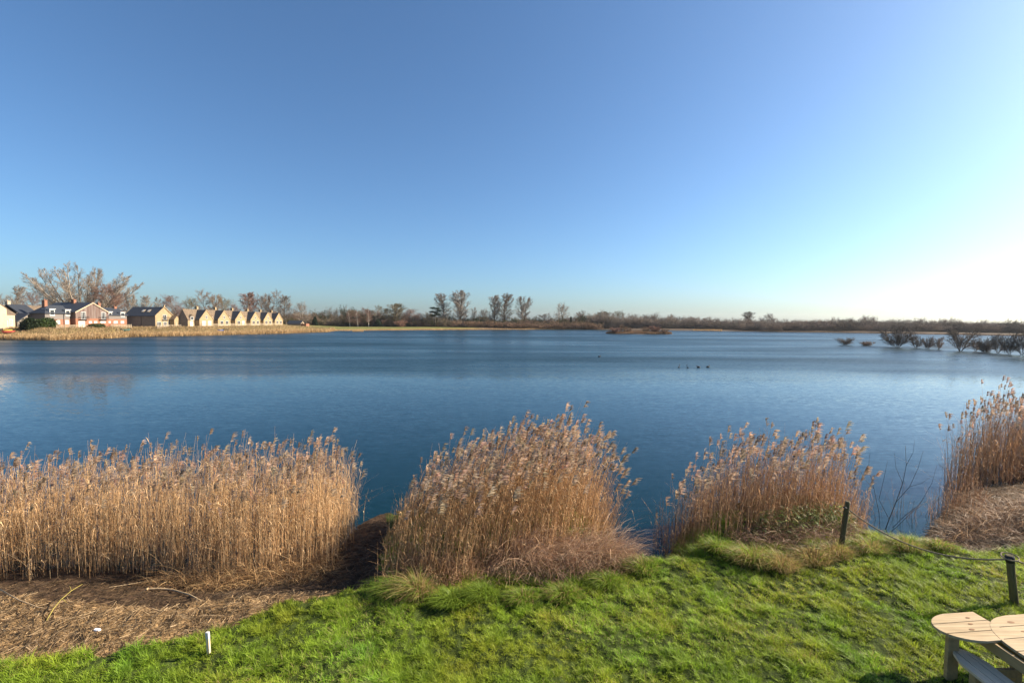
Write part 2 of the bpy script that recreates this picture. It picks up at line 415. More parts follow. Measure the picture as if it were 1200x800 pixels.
# ------------------------------------------------------------------ lawn
def scatter(poly, n):
    p = np.asarray(poly); lo_, hi = p.min(0), p.max(0)
    q = rng.uniform(lo_, hi, (int(n), 2)); return q[inpoly(q[:, 0], q[:, 1], poly)]
view_poly = [tuple(G(x, y, 0)[:2]) for x, y in [(-260, 860), (1640, 860), (1560, 596), (1000, 600), (400, 600), (-260, 740)]]
def blades(soup, P, H, W, lean, tint, K=3):
    n = len(P); b0 = np.column_stack([P, height(P[:, 0], P[:, 1]) - .01])
    d = rdir(n) * lean[:, None]; t = np.linspace(0, 1, K)
    C = b0[:, None, :] + np.zeros((n, K, 3))
    C[..., 2] += H[:, None] * t * (1 - .35 * np.minimum(lean / np.maximum(H, .01), 1)[:, None] * t)
    C += d[:, None, :] * (t ** 1.8)[None, :, None]
    Wd = W[:, None] * (1 - .85 * t)[None, :]
    S = np.cross(unit(d + 1e-6), [0, 0, 1.0]); S = unit(S + .6 * rdir(n))
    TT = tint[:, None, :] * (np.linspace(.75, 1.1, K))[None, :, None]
    ribbons(soup, C, Wd, S, TT)
P = scatter(view_poly, 1900000)
keep = rng.random(len(P)) < np.clip(1.35 - np.hypot(P[:, 0], P[:, 1]) / 18, .25, 1)
P = P[keep]
z, sd = zone(P[:, 0], P[:, 1]); ok = (z == 0) & (sd > .12); P = P[ok]; sd = sd[ok]
x, y = P[:, 0], P[:, 1]
tuft = fbm(x * 2.4, y * 2.4, 51); fine = fbm(x * 12, y * 12, 53, 2); patch = fbm(x * .8, y * .8, 55, 2)
ok = fine > .36 + .2 * (rng.random(len(P)) - .5); P, x, y, tuft, fine, patch, sd = [a[ok] for a in (P, x, y, tuft, fine, patch, sd)]
n = len(P)
edge = sstep(1.5, .3, sd) * sstep(-3.2, -2.5, x)
Hh = (.022 + .075 * sstep(.40, .72, tuft) * (.35 + fine) + .075 * sstep(.40, .68, fine) * (.5 + .5 * tuft)) * rng.uniform(.6, 1.25, n) * (1 + 1.3 * edge)
dry = np.clip(.05 + .5 * (patch - .45) + .5 * edge * (tuft - .2), 0, .8)
isdry = rng.random(n) < dry
tint = np.where(isdry[:, None], np.array([.42, .32, .13]), np.array([.325, .43, .038])) * rng.uniform(.6, 1.3, (n, 1)) * (.75 + .5 * patch)[:, None]
tint *= (.82 + .42 * fbm(x * 5, y * 5, 58, 2))[:, None]; tint[:, 0] *= .66 + .66 * fbm(x * 1.3, y * 1.3, 57)
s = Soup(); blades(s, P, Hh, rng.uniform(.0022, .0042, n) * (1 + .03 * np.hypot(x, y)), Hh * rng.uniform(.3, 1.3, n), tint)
tag(s.build('lawn_grass', M['blade']), 'short bright green lawn grass on the bank', 'grass', kind='stuff')
print('blades', n)

# flattened straw over the bare bank
def straw(name, poly, zsel, cnt, label, cols, lmax=.28):
    P = scatter(poly, cnt); z, sd = zone(P[:, 0], P[:, 1])
    P = P[np.isin(z, zsel) & (sd > .0)]; n = len(P)
    b0 = np.column_stack([P, height(P[:, 0], P[:, 1]) + rng.uniform(.004, .03, n)])
    d = unit(rdir(n) + np.array([.9, .25, 0])); ln = rng.uniform(.05, lmax, n)
    t = np.linspace(-.5, .5, 3)
    C = b0[:, None, :] + d[:, None, :] * (ln[:, None] * t)[..., None]
    C[:, :, 2] = np.maximum(height(C[..., 0].ravel(), C[..., 1].ravel()).reshape(n, 3) + .004, b0[:, None, 2] - .02) + (rng.random((n, 1)) * .02 + (t[None, :] * rng.normal(0, .12, (n, 1)) * ln[:, None]))
    S = unit(np.cross(d, [0, 0, 1.0]) + rng.normal(0, .5, (n, 3)))
    T = np.array(cols)[rng.integers(0, len(cols), n)] * rng.uniform(.5, 1.35, (n, 1))
    s = Soup(); ribbons(s, C, np.repeat(rng.uniform(.0025, .006, (n, 1)), 3, 1), S, T)
    tag(s.build(name, M['reed']), label, 'plant debris', kind='stuff')
bank_poly = [tuple(G(a, b_, 0)[:2]) for a, b_ in [(-140, 830), (450, 760), (450, 600), (-140, 690)]]
straw('straw_litter', bank_poly, [1], 60000, 'flattened straw and reed litter on the bare bank', [(.40, .27, .14), (.30, .19, .09), (.46, .33, .19), (.16, .10, .05), (.12, .08, .045)])
straw('mud_litter', bank_poly, [2], 16000, 'dark rotting stalks on the wet mud', [(.10, .065, .035), (.20, .13, .07), (.05, .035, .02)])
bankR = [tuple(G(a, b_, -.4)[:2]) for a, b_ in [(1030, 680), (1340, 680), (1340, 545), (1060, 545)]]
straw('plant_debris', bankR, [3], 60000, 'brown broken stalks and debris on the shore beyond the rope', [(.22, .15, .09), (.13, .085, .05), (.32, .23, .14), (.07, .048, .03), (.28, .19, .12)], .4)

# ------------------------------------------------------------------ reed beds
def reed_bed(label, poly, dens, hfun, lean=(.12, 0, 0), plume=.3, tipcol=(.62, .46, .32), cols=((.50, .33, .15), (.42, .27, .12), (.56, .40, .21), (.33, .21, .10)), clear=0.0, leafn=4, tangle=.1, tall=.6, edge_noise=.45, wmul=1.0, fan=1.0):
    area = abs(sum(poly[i][0] * poly[(i + 1) % len(poly)][1] - poly[(i + 1) % len(poly)][0] * poly[i][1] for i in range(len(poly)))) / 2
    p = np.asarray(poly); bb = (p.max(0) - p.min(0) + .6).prod()
    q = rng.uniform(p.min(0) - .3, p.max(0) + .3, (int(dens * bb), 2))
    jx = (fbm(q[:, 0] * 1.6, q[:, 1] * 1.6, 61) - .5) * 2 * edge_noise; jy = (fbm(q[:, 0] * 1.6, q[:, 1] * 1.6, 67) - .5) * 2 * edge_noise
    q = q[inpoly(q[:, 0] + jx, q[:, 1] + jy, poly)]
    cl = fbm(q[:, 0] * 2.5, q[:, 1] * 2.5, 71, 2); ed = pdist(q[:, 0], q[:, 1], list(poly) + [poly[0]])
    ok = (cl > .25 + clear * rng.random(len(q))) & (rng.random(len(q)) < .22 + ed / .55); q = q[ok]; ed = ed[ok]
    n = len(q); b0 = np.column_stack([q, np.maximum(height(q[:, 0], q[:, 1]), WATER - .1) - .03])
    root = empty('reed_bed', (p[:, 0].mean(), p[:, 1].mean(), b0[:, 2].mean()), label, 'reeds', 'dry reed beds along the near bank')
    H = hfun(q[:, 0], q[:, 1]) * np.clip(rng.normal(.90, .11, n), .45, 1.14) * (.78 + .40 * fbm(q[:, 0] * 1.5, q[:, 1] * 1.5, 73)) * (.80 + .18 * sstep(0, .8, ed))
    low = rng.random(n) > tall; H[low] *= rng.uniform(.55, .84, low.sum())
    K = 7; t = np.linspace(0, 1, K)
    dd = np.array(lean) + rng.normal(0, .07, (n, 3)) * [1, 1, 0]
    ctr = p.mean(0); ox = np.sign(q[:, 0] - ctr[0]) * (1 - sstep(0, .9, ed)) * sstep(.3, .8, np.abs(q[:, 0] - ctr[0]) / (np.ptp(p[:, 0]) / 2)); dd[:, 0] += .22 * ox * rng.random(n) * fan; dd[:, 1] -= .10 * (1 - sstep(0, .6, ed)) * (q[:, 1] < ctr[1]) * rng.random(n)
    tang = rng.random(n) < tangle + .20 * (1 - sstep(0, .5, ed))
    dd[tang] += rdir(tang.sum()) * rng.uniform(.3, 1.0, (tang.sum(), 1)); H[tang] *= .75
    straight = rdir(n) * rng.uniform(0, .05, (n, 1)) * H[:, None]
    C = b0[:, None, :] + np.zeros((n, K, 3))
    C += (dd * H[:, None])[:, None, :] * (t ** 2)[None, :, None] + straight[:, None, :] * t[None, :, None]
    hz_ = np.sqrt(np.maximum(1 - (np.linalg.norm(dd, axis=1) * .75) ** 2, .15))
    C[..., 2] += (H * hz_)[:, None] * t
    base = np.array(cols)[rng.integers(0, len(cols), n)] * rng.uniform(.65, 1.25, (n, 1))
    grad = np.linspace(.62, 1.08, K)[None, :, None]
    s = Soup(); tubes3(s, C, (rng.uniform(.0030, .0050, (n, 1)) * wmul * (1.15 - .75 * t)[None, :]), base[:, None, :] * np.ones((1, K, 1)))
    st = s.build('reed_stems', M['reed'], root, off=root.location); st['kind'] = 'stuff'
    # strap leaves, dry and drooping
    s = Soup(); m = n * leafn; ii = np.repeat(np.arange(n), leafn)
    f = rng.uniform(.10, .92, m); k0 = np.minimum((f * (K - 1)).astype(int), K - 2); fr = f * (K - 1) - k0
    o = C[ii, k0] * (1 - fr)[:, None] + C[ii, k0 + 1] * fr[:, None]
    dl = rdir(m) + np.array([.55, .1, 0]); dl = unit(dl); ln = rng.uniform(.14, .42, m) * np.clip(H[ii] / 2.2, .35, 1)
    tt = np.linspace(0, 1, 4); Cl = o[:, None, :] + dl[:, None, :] * (ln[:, None] * tt * rng.uniform(.25, .6, (m, 1)))[..., None]
    rise = rng.uniform(-.25, 1.0, m); Cl[..., 2] += ln[:, None] * (rise[:, None] * tt - rng.uniform(.2, 1.0, (m, 1)) * tt ** 2.4)
    S = unit(np.cross(dl, [0, 0, 1.0]) + rng.normal(0, .55, (m, 3)))
    tl = np.array(cols)[rng.integers(0, len(cols), m)] * rng.uniform(.7, 1.35, (m, 1))
    ribbons(s, Cl, rng.uniform(.003, .0065, (m, 1)) * wmul * np.array([.8, 1, .8, .15])[None, :], S, tl)
    lv = s.build('leaves', M['reed'], root, off=root.location); lv['kind'] = 'stuff'
    # feathery plumes
    pick = np.where((~tang) & (rng.random(n) < plume * sstep(.9, 1.6, H) * sstep(.55, .95, H / np.maximum(hfun(q[:, 0], q[:, 1]), .1))))[0]
    if len(pick):
        s = Soup(); hn = 28; ii = np.repeat(pick, hn); m = len(ii)
        tip = C[ii, -1]; dirn = unit(C[ii, -1] - C[ii, -2])
        side = np.repeat(unit(rdir(len(pick)) * .5 + np.array([1.0, 0, 0])), hn, 0)
        size = np.repeat(rng.uniform(.7, 1.25, len(pick)), hn)
        a = rng.uniform(0, 1, m); o = tip - dirn * (.20 * size * a)[:, None] + dirn * .05
        ddn = unit(dirn * .9 + rdir(m) * .42 + side * .45); ln = rng.uniform(.05, .12, m) * size
        tt = np.array([0, .5, 1]); Cl = o[:, None, :] + ddn[:, None, :] * (ln[:, None] * tt)[..., None]
        Cl += side[:, None, :] * (ln[:, None] * .45 * tt ** 2)[..., None]; Cl[..., 2] -= ln[:, None] * .45 * tt ** 2
        pc = np.repeat(np.array(tipcol) * rng.uniform(.55, 1.35, (len(pick), 1)) * rng.uniform(.94, 1.06, (len(pick), 3)), hn, 0)
        ribbons(s, Cl, (rng.uniform(.006, .012, m) * wmul)[:, None] * np.array([.8, 1.1, .3])[None, :], unit(np.cross(ddn, runit(m))), pc)
        pl = s.build('plumes', M['plume'], root, off=root.location); pl['kind'] = 'stuff'
    print(label[:30], n, len(pick))
    return root
def W_(lst, z=WATER): return [tuple(G(a, b_, z)[:2]) for a, b_ in lst]
def hpx(tab):                     # reed height as a function of the photo column the reed grows at
    cols_, vals = zip(*tab)
    def f(x, y): return np.interp(600 + F * x / np.maximum(y, .1), cols_, vals)
    return f
p1 = W_([(-420, 700), (-100, 694), (0, 690), (130, 676), (260, 690), (360, 688), (398, 668), (418, 634), (424, 606), (414, 592), (300, 596), (120, 602), (0, 606), (-380, 604)])
reed_bed('long golden reed bed standing in water behind the muddy straw strip', p1, 150, hpx([(-400, 2.3), (0, 2.35), (120, 2.3), (160, 2.45), (280, 2.5), (390, 2.5), (420, 2.3)]), lean=(.05, 0, 0), plume=.32, tangle=.07, tall=.62,
         cols=((.70, .455, .235), (.62, .39, .19), (.76, .54, .31), (.48, .29, .14)), clear=.25)
p2 = W_([(444, 708), (500, 710), (560, 704), (640, 690), (715, 665), (730, 640), (722, 620), (700, 596), (640, 586), (540, 590), (480, 605), (450, 625)], -.45)
reed_bed('dense golden reed clump with a pinkish brown mound of dead growth at its foot', p2, 185, hpx([(440, 1.0), (470, 1.45), (520, 1.85), (580, 2.2), (640, 2.45), (700, 2.55), (718, 2.1), (735, 1.3)]), lean=(.16, 0, 0), plume=.55, tangle=.16, tall=.40,
         cols=((.62, .38, .19), (.54, .32, .155), (.68, .46, .25), (.43, .26, .13)))
p3 = W_([(774, 640), (820, 646), (870, 644), (950, 636), (1005, 632), (1026, 622), (1024, 604), (970, 584), (860, 582), (796, 592), (774, 612)], -.2)
reed_bed('reddish brown reed clump with pale plumes behind the leaning rope post', p3, 175, hpx([(770, 1.8), (800, 2.1), (850, 2.1), (900, 2.2), (950, 2.35), (990, 2.3), (1020, 1.7)]), lean=(.10, 0, 0), plume=.8, tangle=.18, tall=.26, tipcol=(.62, .46, .33),
         cols=((.60, .37, .205), (.52, .31, .165), (.66, .44, .26), (.42, .25, .135)), clear=.15, fan=.5)
p4 = W_([(1108, 584), (1160, 572), (1230, 562), (1330, 552), (1330, 518), (1220, 528), (1136, 543), (1104, 562)])
reed_bed('tall pale plumed reed bed beyond the brown debris shore', p4, 150, hpx([(1090, 2.4), (1112, 2.9), (1150, 3.25), (1300, 3.5)]), lean=(.06, 0, 0), plume=.8, tangle=.12, tall=.42, tipcol=(.66, .5, .37),
         cols=((.60, .37, .20), (.52, .31, .16), (.66, .44, .26)), wmul=1.3)
p5 = W_([(1084, 618), (1130, 606), (1170, 604), (1160, 580), (1110, 582), (1088, 596)])
reed_bed('low sparse brown reed patch on the debris shore in front of the tall plumed reeds', p5, 130, hpx([(1075, 1.5), (1110, 1.3), (1170, .9)]), lean=(.1, 0, 0), plume=.12, tangle=.35, tipcol=(.62, .48, .37),
         cols=((.46, .27, .15), (.38, .22, .12), (.54, .35, .2)))
p6 = W_([(1024, 622), (1078, 618), (1080, 596), (1022, 598)])
reed_bed('few thin scattered reeds standing in the open water gap beside the bare shrub', p6, 14, hpx([(1015, 1.8), (1085, 1.6)]), lean=(.08, 0, 0), plume=.4, tangle=.3, tipcol=(.62, .48, .37), cols=((.30, .18, .10), (.36, .22, .13)))

# dead growth mounds
def mound(name, label, cat, poly, cnt, hmax, cols, m, arch=(.5, -.25, 0), ln=(.35, .8), wd=(.002, .004), group=None, stuff=False):
    p = np.asarray(poly); q = scatter(poly, cnt); n = len(q)
    c = p.mean(0); b0 = np.column_stack([q, height(q[:, 0], q[:, 1])])
    edge_d = pdist(q[:, 0], q[:, 1], poly + [poly[0]]); hh_ = hmax * sstep(-.1, .55, edge_d) * (.35 + 1.1 * fbm(q[:, 0] * 2.6, q[:, 1] * 2.6, 81)) * rng.uniform(.5, 1.15, n) + .06
    K = 5; t = np.linspace(0, 1, K); d = unit(rdir(n) * .9 + np.array(arch)) * (rng.uniform(*ln, n))[:, None]
    C = b0[:, None, :] + d[:, None, :] * (t ** 1.3)[None, :, None] * np.clip(hh_ / hmax, .3, 1)[:, None, None]
    C[..., 2] += hh_[:, None] * rng.uniform(.5, 1.1, (n, 1)) * (1.9 * t - 1.15 * t ** 2)[None, :]
    T = np.array(cols)[rng.integers(0, len(cols), n)] * rng.uniform(.55, 1.35, (n, 1))
    s = Soup(); S = unit(np.cross(unit(d), [0, 0, 1.0]) + rng.normal(0, .5, (n, 3)))
    ribbons(s, C, rng.uniform(*wd, (n, 1)) * np.array([1, 1, .9, .7, .25])[None, :], S, T)
    off = (c[0], c[1], hz(c[0], c[1]))
    o = s.build(name, m, off=off); o.location = off
    return tag(o, label, cat, group, 'stuff' if stuff else None)
mound('dead_growth', 'pinkish brown mound of arching dead stalks at the foot of the reed clump', 'dead plants',
      W_([(560, 690), (640, 694), (720, 684), (756, 668), (745, 648), (690, 640), (610, 640), (565, 655)], -.15), 7500, .72, [(.50, .32, .20), (.43, .26, .155), (.60, .42, .28), (.26, .155, .10)], M['reed'], arch=(.75, -.35, 0), ln=(.35, 1.1))
mound('dead_growth', 'low brown skirt of dead stalks before the reeds, over two straw tussocks', 'dead plants',
      W_([(446, 698), (500, 702), (570, 698), (575, 668), (500, 660), (448, 668)], -.15), 3600, .55, [(.48, .29, .16), (.38, .22, .115), (.54, .35, .2), (.2, .12, .07)], M['reed'], arch=(.35, -.1, 0), ln=(.15, .45))
mound('dead_growth', 'brown tangle of dead stalks below the green leaves near the leaning post', 'dead plants',
      W_([(860, 652), (930, 658), (1000, 646), (1020, 632), (990, 622), (900, 624), (850, 636)], -.2), 4200, .36, [(.33, .20, .13), (.25, .15, .09), (.40, .27, .18), (.15, .09, .06)], M['reed'], arch=(.2, -.4, 0))

mound('dead_growth', 'messy tangle of broken stalks at the shaded foot of the long golden reeds', 'dead plants',
      W_([(150, 690), (230, 704), (320, 702), (385, 682), (405, 655), (380, 640), (300, 660), (200, 668)], -.6), 5200, .5, [(.50, .31, .14), (.38, .22, .10), (.58, .39, .19), (.18, .11, .06)], M['reed'], arch=(.2, -.3, 0), ln=(.3, .9))

mound('dead_growth', 'broad tangle of broken brown stalks on the debris shore beyond the rope', 'dead plants',
      W_([(1092, 628), (1150, 632), (1240, 628), (1300, 612), (1280, 584), (1190, 586), (1120, 592)], -.45), 5200, .5, [(.46, .29, .17), (.34, .21, .12), (.54, .37, .22), (.17, .11, .07)], M['reed'], arch=(.2, -.2, 0), ln=(.3, 1.2), wd=(.003, .006))
# tussocks of long grass along the bank edge
TUS = [(490, 704, .22, .36, .8, 'straw coloured upright tussock at the brown skirt of dead stalks'), (462, 700, .22, .3, 0, 'dark green tussock at the shaded corner of the middle reed clump'),
       (530, 712, .26, .25, 0, 'green leaning tussock beside the straw coloured upright one'), (566, 704, .24, .25, 0, 'bright green tussock poking into the dead brown stalks'),
       (612, 708, .24, .18, .3, 'low green tussock with a few straw blades under the pinkish mound'), (660, 704, .28, .22, .3, 'green and straw tussock under the middle of the pinkish mound'),
       (712, 690, .24, .26, .1, 'green tussock climbing the pinkish mound near its rounded end'), (752, 672, .3, .22, .2, 'round green tussock at the rounded end of the pinkish mound'),
       (800, 660, .24, .18, .1, 'low green tussock on the lawn edge near the dark water gap'), (842, 652, .26, .26, .2, 'green tussock at the shaded foot of the reddish reeds'),
       (882, 664, .34, .34, .6, 'large shaggy green and straw tussock casting a long shadow'), (915, 670, .30, .28, 1, 'pale straw tussock hanging over the lawn edge'),
       (950, 662, .34, .25, 1, 'straw tussock just downhill of the leaning rope post'), (978, 656, .30, .24, 1, 'shaggy straw tussock directly below the leaning rope post'),
       (1018, 650, .32, .22, .7, 'straw and green tussock beneath the start of the rope'), (1060, 648, .30, .2, .6, 'yellowish tussock under the middle of the rope'),
       (1100, 645, .30, .2, .5, 'yellow green tussock near the debris shore'), (1140, 640, .28, .22, .4, 'dark based green tussock before the debris shore, behind the rope')]
for px, py, rad_, hh0, dryf, lab in TUS:
    c = G(px, py, -.1); n = 900; hh0 *= 1.15 + .35 * (dryf > .5)
    rr = rad_ * np.sqrt(rng.random(n)); a = rng.uniform(0, 6.28, n)
    q = np.column_stack([c[0] + rr * np.cos(a) * 1.25, c[1] + rr * np.sin(a) * .8])
    H = hh0 * (1.15 - .7 * rr / rad_) * rng.uniform(.6, 1.2, n) + .05
    out = np.column_stack([np.cos(a), np.sin(a), np.zeros(n)]) * .7 + rdir(n) * .5 + np.array([-.35, -.35, 0])
    K = 5; t = np.linspace(0, 1, K); b0 = np.column_stack([q, height(q[:, 0], q[:, 1]) - .02])
    C = b0[:, None, :] + out[:, None, :] * (H * rng.uniform(.5, 1.1, n))[:, None, None] * (t ** 1.6)[None, :, None]
    C[..., 2] += H[:, None] * (1.6 * t - .85 * t ** 2)[None, :]
    dr = rng.random(n) < dryf * .8
    T = np.where(dr[:, None], np.array([.42, .30, .13]), np.array([.22, .31, .04])) * rng.uniform(.55, 1.3, (n, 1))
    s = Soup(); ribbons(s, C, rng.uniform(.0025, .0045, (n, 1)) * np.array([1, 1, .9, .6, .2])[None, :], unit(np.cross(out, [0, 0, 1.0]) + rng.normal(0, .4, (n, 3))), T)
    off = (c[0], c[1], hz(c[0], c[1])); o = s.build('grass_tussock', M['blade'], off=off); o.location = off
    tag(o, lab, 'grass tussock', 'grass tussocks along the bank edge')

# green leafy undergrowth before the reddish reeds
def leafmass(name, label, cat, poly, cnt, hmax, cols, lw=.018, ll=(.08, .2), kind=None):
    q = scatter(poly, cnt); n = len(q); z0 = height(q[:, 0], q[:, 1])
    ed = pdist(q[:, 0], q[:, 1], poly + [poly[0]]); o = np.column_stack([q, z0 + hmax * sstep(0, .4, ed) * rng.uniform(.15, 1, n) ** .7])
    d = unit(rdir(n) + np.array([.2, -.3, 0])); d[:, 2] = rng.uniform(-.2, 1.1, n); ln = rng.uniform(*ll, n)
    t = np.linspace(0, 1, 4); C = o[:, None, :] + d[:, None, :] * (ln[:, None] * t)[..., None]; C[..., 2] -= ln[:, None] * .7 * t ** 2
    T = np.array(cols)[rng.integers(0, len(cols), n)] * rng.uniform(.6, 1.3, (n, 1))
    s = Soup(); ribbons(s, C, rng.uniform(.4, 1, (n, 1)) * lw * np.array([.4, 1, .8, .1])[None, :], unit(np.cross(d, [0, 0, 1.0]) + rng.normal(0, .35, (n, 3))), T)
    p = np.asarray(poly).mean(0); off = (p[0], p[1], hz(*p)); ob = s.build(name, M['leaf_dark'], off=off); ob.location = off
    return tag(ob, label, cat, kind=kind)
leafmass('leafy_plant', 'glossy green leafy plants among the reddish reeds beside the leaning post', 'plants', W_([(872, 642), (940, 646), (1005, 634), (1014, 618), (950, 610), (880, 616)], -.15), 2800, .55,
         [(.17, .21, .04), (.22, .25, .07), (.10, .14, .03), (.30, .23, .10)], kind=None)

# ------------------------------------------------------------------ bank details: posts, rope, stake, sticks, shrub
def on_ground(px, py):
    z_ = 0.0
    for _ in range(8):
        p = G(px, py, z_); z_ = hz(p[0], p[1])
    return G(px, py, z_)
def rope_post(px, py, tx, ty, label, r=.055, h=1.0):
    b0 = on_ground(px, py); b0[2] -= .12
    top = D(tx, ty, b0[1]); root = empty('rope_post', b0, label, 'post', 'wooden rope posts')
    ax = top - b0; pts = [b0 + ax * f for f in (0, .3, .6, .96, 1)]
    MB().tube(pts, [r * 1.06, r * 1.03, r, r * .98, r * .86], 14).build('shaft', M['post'], root, b0, smooth=True)
    return b0, top, root
b1, t1, post1 = rope_post(985, 642, 993.5, 587, 'dark leaning wooden post before the reddish reeds', .052)
b2, t2, post2 = rope_post(1190.5, 711, 1183, 650, 'mossy green wooden post on the lawn behind the picnic table', .058)
b3 = np.array([b2[0] + 2.9, b2[1] - 1.1, 0]); b3[2] = hz(b3[0], b3[1]) - .1
MB().tube([t1 - (t1 - b1) * .12 + np.array([-.02, -.03, .0]), t1 - (t1 - b1) * .12 + np.array([-.10, -.10, .03]), t1 - (t1 - b1) * .12 + np.array([-.15, -.11, .05])], [.012, .014, .02], 8).build('hook', M['iron'], post1, b1, smooth=True)
# dark band and loop on the mossy post
dn = unit(b2 - t2); MB().tube([t2 + dn * .01, t2 + dn * .13], .064, 16).build('collar', M['iron'], post2, b2, smooth=True)
def sagrope(p, q, s, n=40): return [p * (1 - t) + q * t - np.array([0, 0, 4 * s * t * (1 - t)]) for t in np.linspace(0, 1, n)]
ra = t1 - (t1 - b1) * .16 + np.array([.05, 0, 0]); rb = t2 + dn * .09 + np.array([-.06, .02, 0]); rc = b3 + np.array([0, 0, .95])
rm = MB().tube(sagrope(ra, rb, .34), .0145, 8)
rm.build('rope', M['rope'], off=ra, smooth=True).location = ra
tag(bpy.data.objects['rope'], 'thick sagging rope strung between the two wooden posts', 'rope', 'ropes')
rt = MB().tube(sagrope(t2 + dn * .09 + np.array([.06, -.01, 0]), rc, .2), .0145, 8)
o = rt.build('rope', M['rope'], off=rb, smooth=True); o.location = rb; tag(o, 'rope end dropping from the mossy post out of the picture', 'rope', 'ropes')
ring = [t2 + dn * .05 + np.array([.115 * math.cos(a), .115 * math.sin(a), .025 * math.sin(a + .7) + .02]) for a in np.linspace(0, 6.28, 28)]
MB().tube(ring, .011, 7).build('rope_loop', M['rope'], post2, b2, smooth=True)
# third post carries the other end of the rope just outside the frame
pr = empty('rope_post', b3, 'wooden post carrying the far end of the short rope', 'post', 'wooden rope posts')
MB().tube([b3, b3 + np.array([0, 0, .6]), b3 + np.array([.0, .0, 1.05])], [.06, .057, .055], 14).build('shaft', M['post'], pr, b3, smooth=True)

sb = on_ground(245, 765); stp = empty('marker_stake', sb, 'small white topped wooden stake where straw meets lawn', 'stake')
tp = D(243.5, 740, sb[1]); hgt = tp[2] - sb[2]
MB().quadbox([sb + np.array(v) for v in [(-.022, -.02, -.1), (.022, -.02, -.1), (.022, .02, -.1), (-.022, .02, -.1), (-.034, -.02, hgt * .7), (.010, -.02, hgt * .7), (.010, .02, hgt * .7), (-.034, .02, hgt * .7)]]).build('shaft', M['timber_lifted'], stp, sb, bevel=.005)
MB().quadbox([sb + np.array(v) for v in [(-.036, -.022, hgt * .7), (.012, -.022, hgt * .7), (.012, .022, hgt * .7), (-.036, .022, hgt * .7), (-.042, -.022, hgt), (.006, -.022, hgt), (.006, .022, hgt), (-.042, .022, hgt)]]).build('painted_top', M['white'], stp, sb, bevel=.006)

lb = on_ground(114, 738.5)
mb = MB(); mb.quadbox([lb + np.array(v) for v in [(-.06, -.025, 0), (.06, -.035, 0), (.05, .03, 0), (-.055, .03, 0), (-.045, -.02, .035), (.05, -.03, .02), (.04, .02, .03), (-.05, .02, .04)]])
o = mb.build('plastic_scrap', M['litter'], off=lb, bevel=.012); o.location = lb; tag(o, 'crumpled white scrap lying on the straw strip', 'litter')

def stick(name, pts, r0, r1, m, label, cat, group=None, side=()):
    P_ = []
    for (px, py, up) in pts:
        q = on_ground(px, py) if py > 560 else G(px, py, WATER)
        q = q + np.array([0, 0, up]); P_.append(q)
    mb = MB().tube(P_, list(np.linspace(r0, r1, len(P_))), 7)
    for (i, dx, dy, dz, r) in side:
        mb.tube([P_[i], P_[i] + np.array([dx, dy, dz]) * .5 + np.array([0, 0, .02]), P_[i] + np.array([dx, dy, dz])], [r, r * .8, r * .4], 6)
    o = mb.build(name, m, off=P_[0], smooth=True); o.location = P_[0]
    return tag(o, label, cat, group)
M['palestick'] = mat('pale_stick', (.46, .33, .19), .8, .25, 12)
M['greenstick'] = mat('bramble_stem', (.30, .24, .06), .7, .25, 12)
M['darkstick'] = mat('dark_branch', (.045, .035, .028), .8, .3, 12)
stick('fallen_stick', [(174, 693, .06), (188, 692, .05), (203, 693, .04), (222, 698, .03), (235, 704, .02)], .026, .010, M['palestick'], 'pale thick ended stick lying below the golden reeds', 'stick', 'sticks on the mud', side=[(0, -.05, -.03, -.03, .03), (2, .12, -.1, .02, .009)])
stick('fallen_stick', [(0, 697, .12), (22, 706, .06), (45, 713, .03), (70, 717, .02)], .010, .006, M['palestick'], 'thin pale reed stalk lying over the mud at the picture edge', 'stick', 'sticks on the mud', side=[(1, .2, .15, .05, .005)])
stick('bramble_stem', [(54, 729, .02), (63, 719, .10), (72, 712, .16), (84, 704, .2), (97, 697, .22)], .008, .006, M['greenstick'], 'yellow green bramble stem arching up from the dark mud', 'stem', None, side=[(2, .08, .02, -.08, .004), (2, .1, -.02, -.02, .004), (3, -.05, .02, .08, .004)])
stick('fallen_stick', [(128, 690, .04), (150, 687, .05), (175, 683, .06), (196, 680, .08)], .007, .005, M['palestick'], 'thin stalk lying horizontally at the water line of the golden reeds', 'stick', 'sticks on the mud')
stick('fallen_branch', [(778, 592, .10), (764, 588, .06), (748, 590, .04), (732, 594, .02)], .022, .008, M['darkstick'], 'dark branch lying on the water between two reed clumps, nearer the lawn of the pair', 'branch', 'fallen branches in the water', side=[(1, -.3, .3, .06, .009), (2, -.25, -.2, .04, .008)])
stick('fallen_branch', [(784, 572, .16), (766, 566, .10), (752, 566, .05), (742, 570, .02)], .02, .007, M['darkstick'], 'dark forked branch reaching over the water, farther from the lawn of the pair', 'branch', 'fallen branches in the water', side=[(1, -.35, .1, .12, .008), (2, -.1, -.3, .03, .007)])
stick('fallen_reed', [(1042, 588, .10), (1056, 583, .16), (1072, 579, .2), (1086, 580, .16)], .014, .008, M['palestick'], 'bleached broken reed bent over the water gap', 'reed stalk', 'broken reeds over the water', side=[(1, .22, -.05, .03, .012), (2, .15, .1, -.05, .010)])
stick('fallen_reed', [(1098, 606, .1), (1125, 600, .14), (1150, 604, .08)], .012, .007, M['palestick'], 'bleached broken reed lying on the debris shore', 'reed stalk', 'broken reeds over the water')
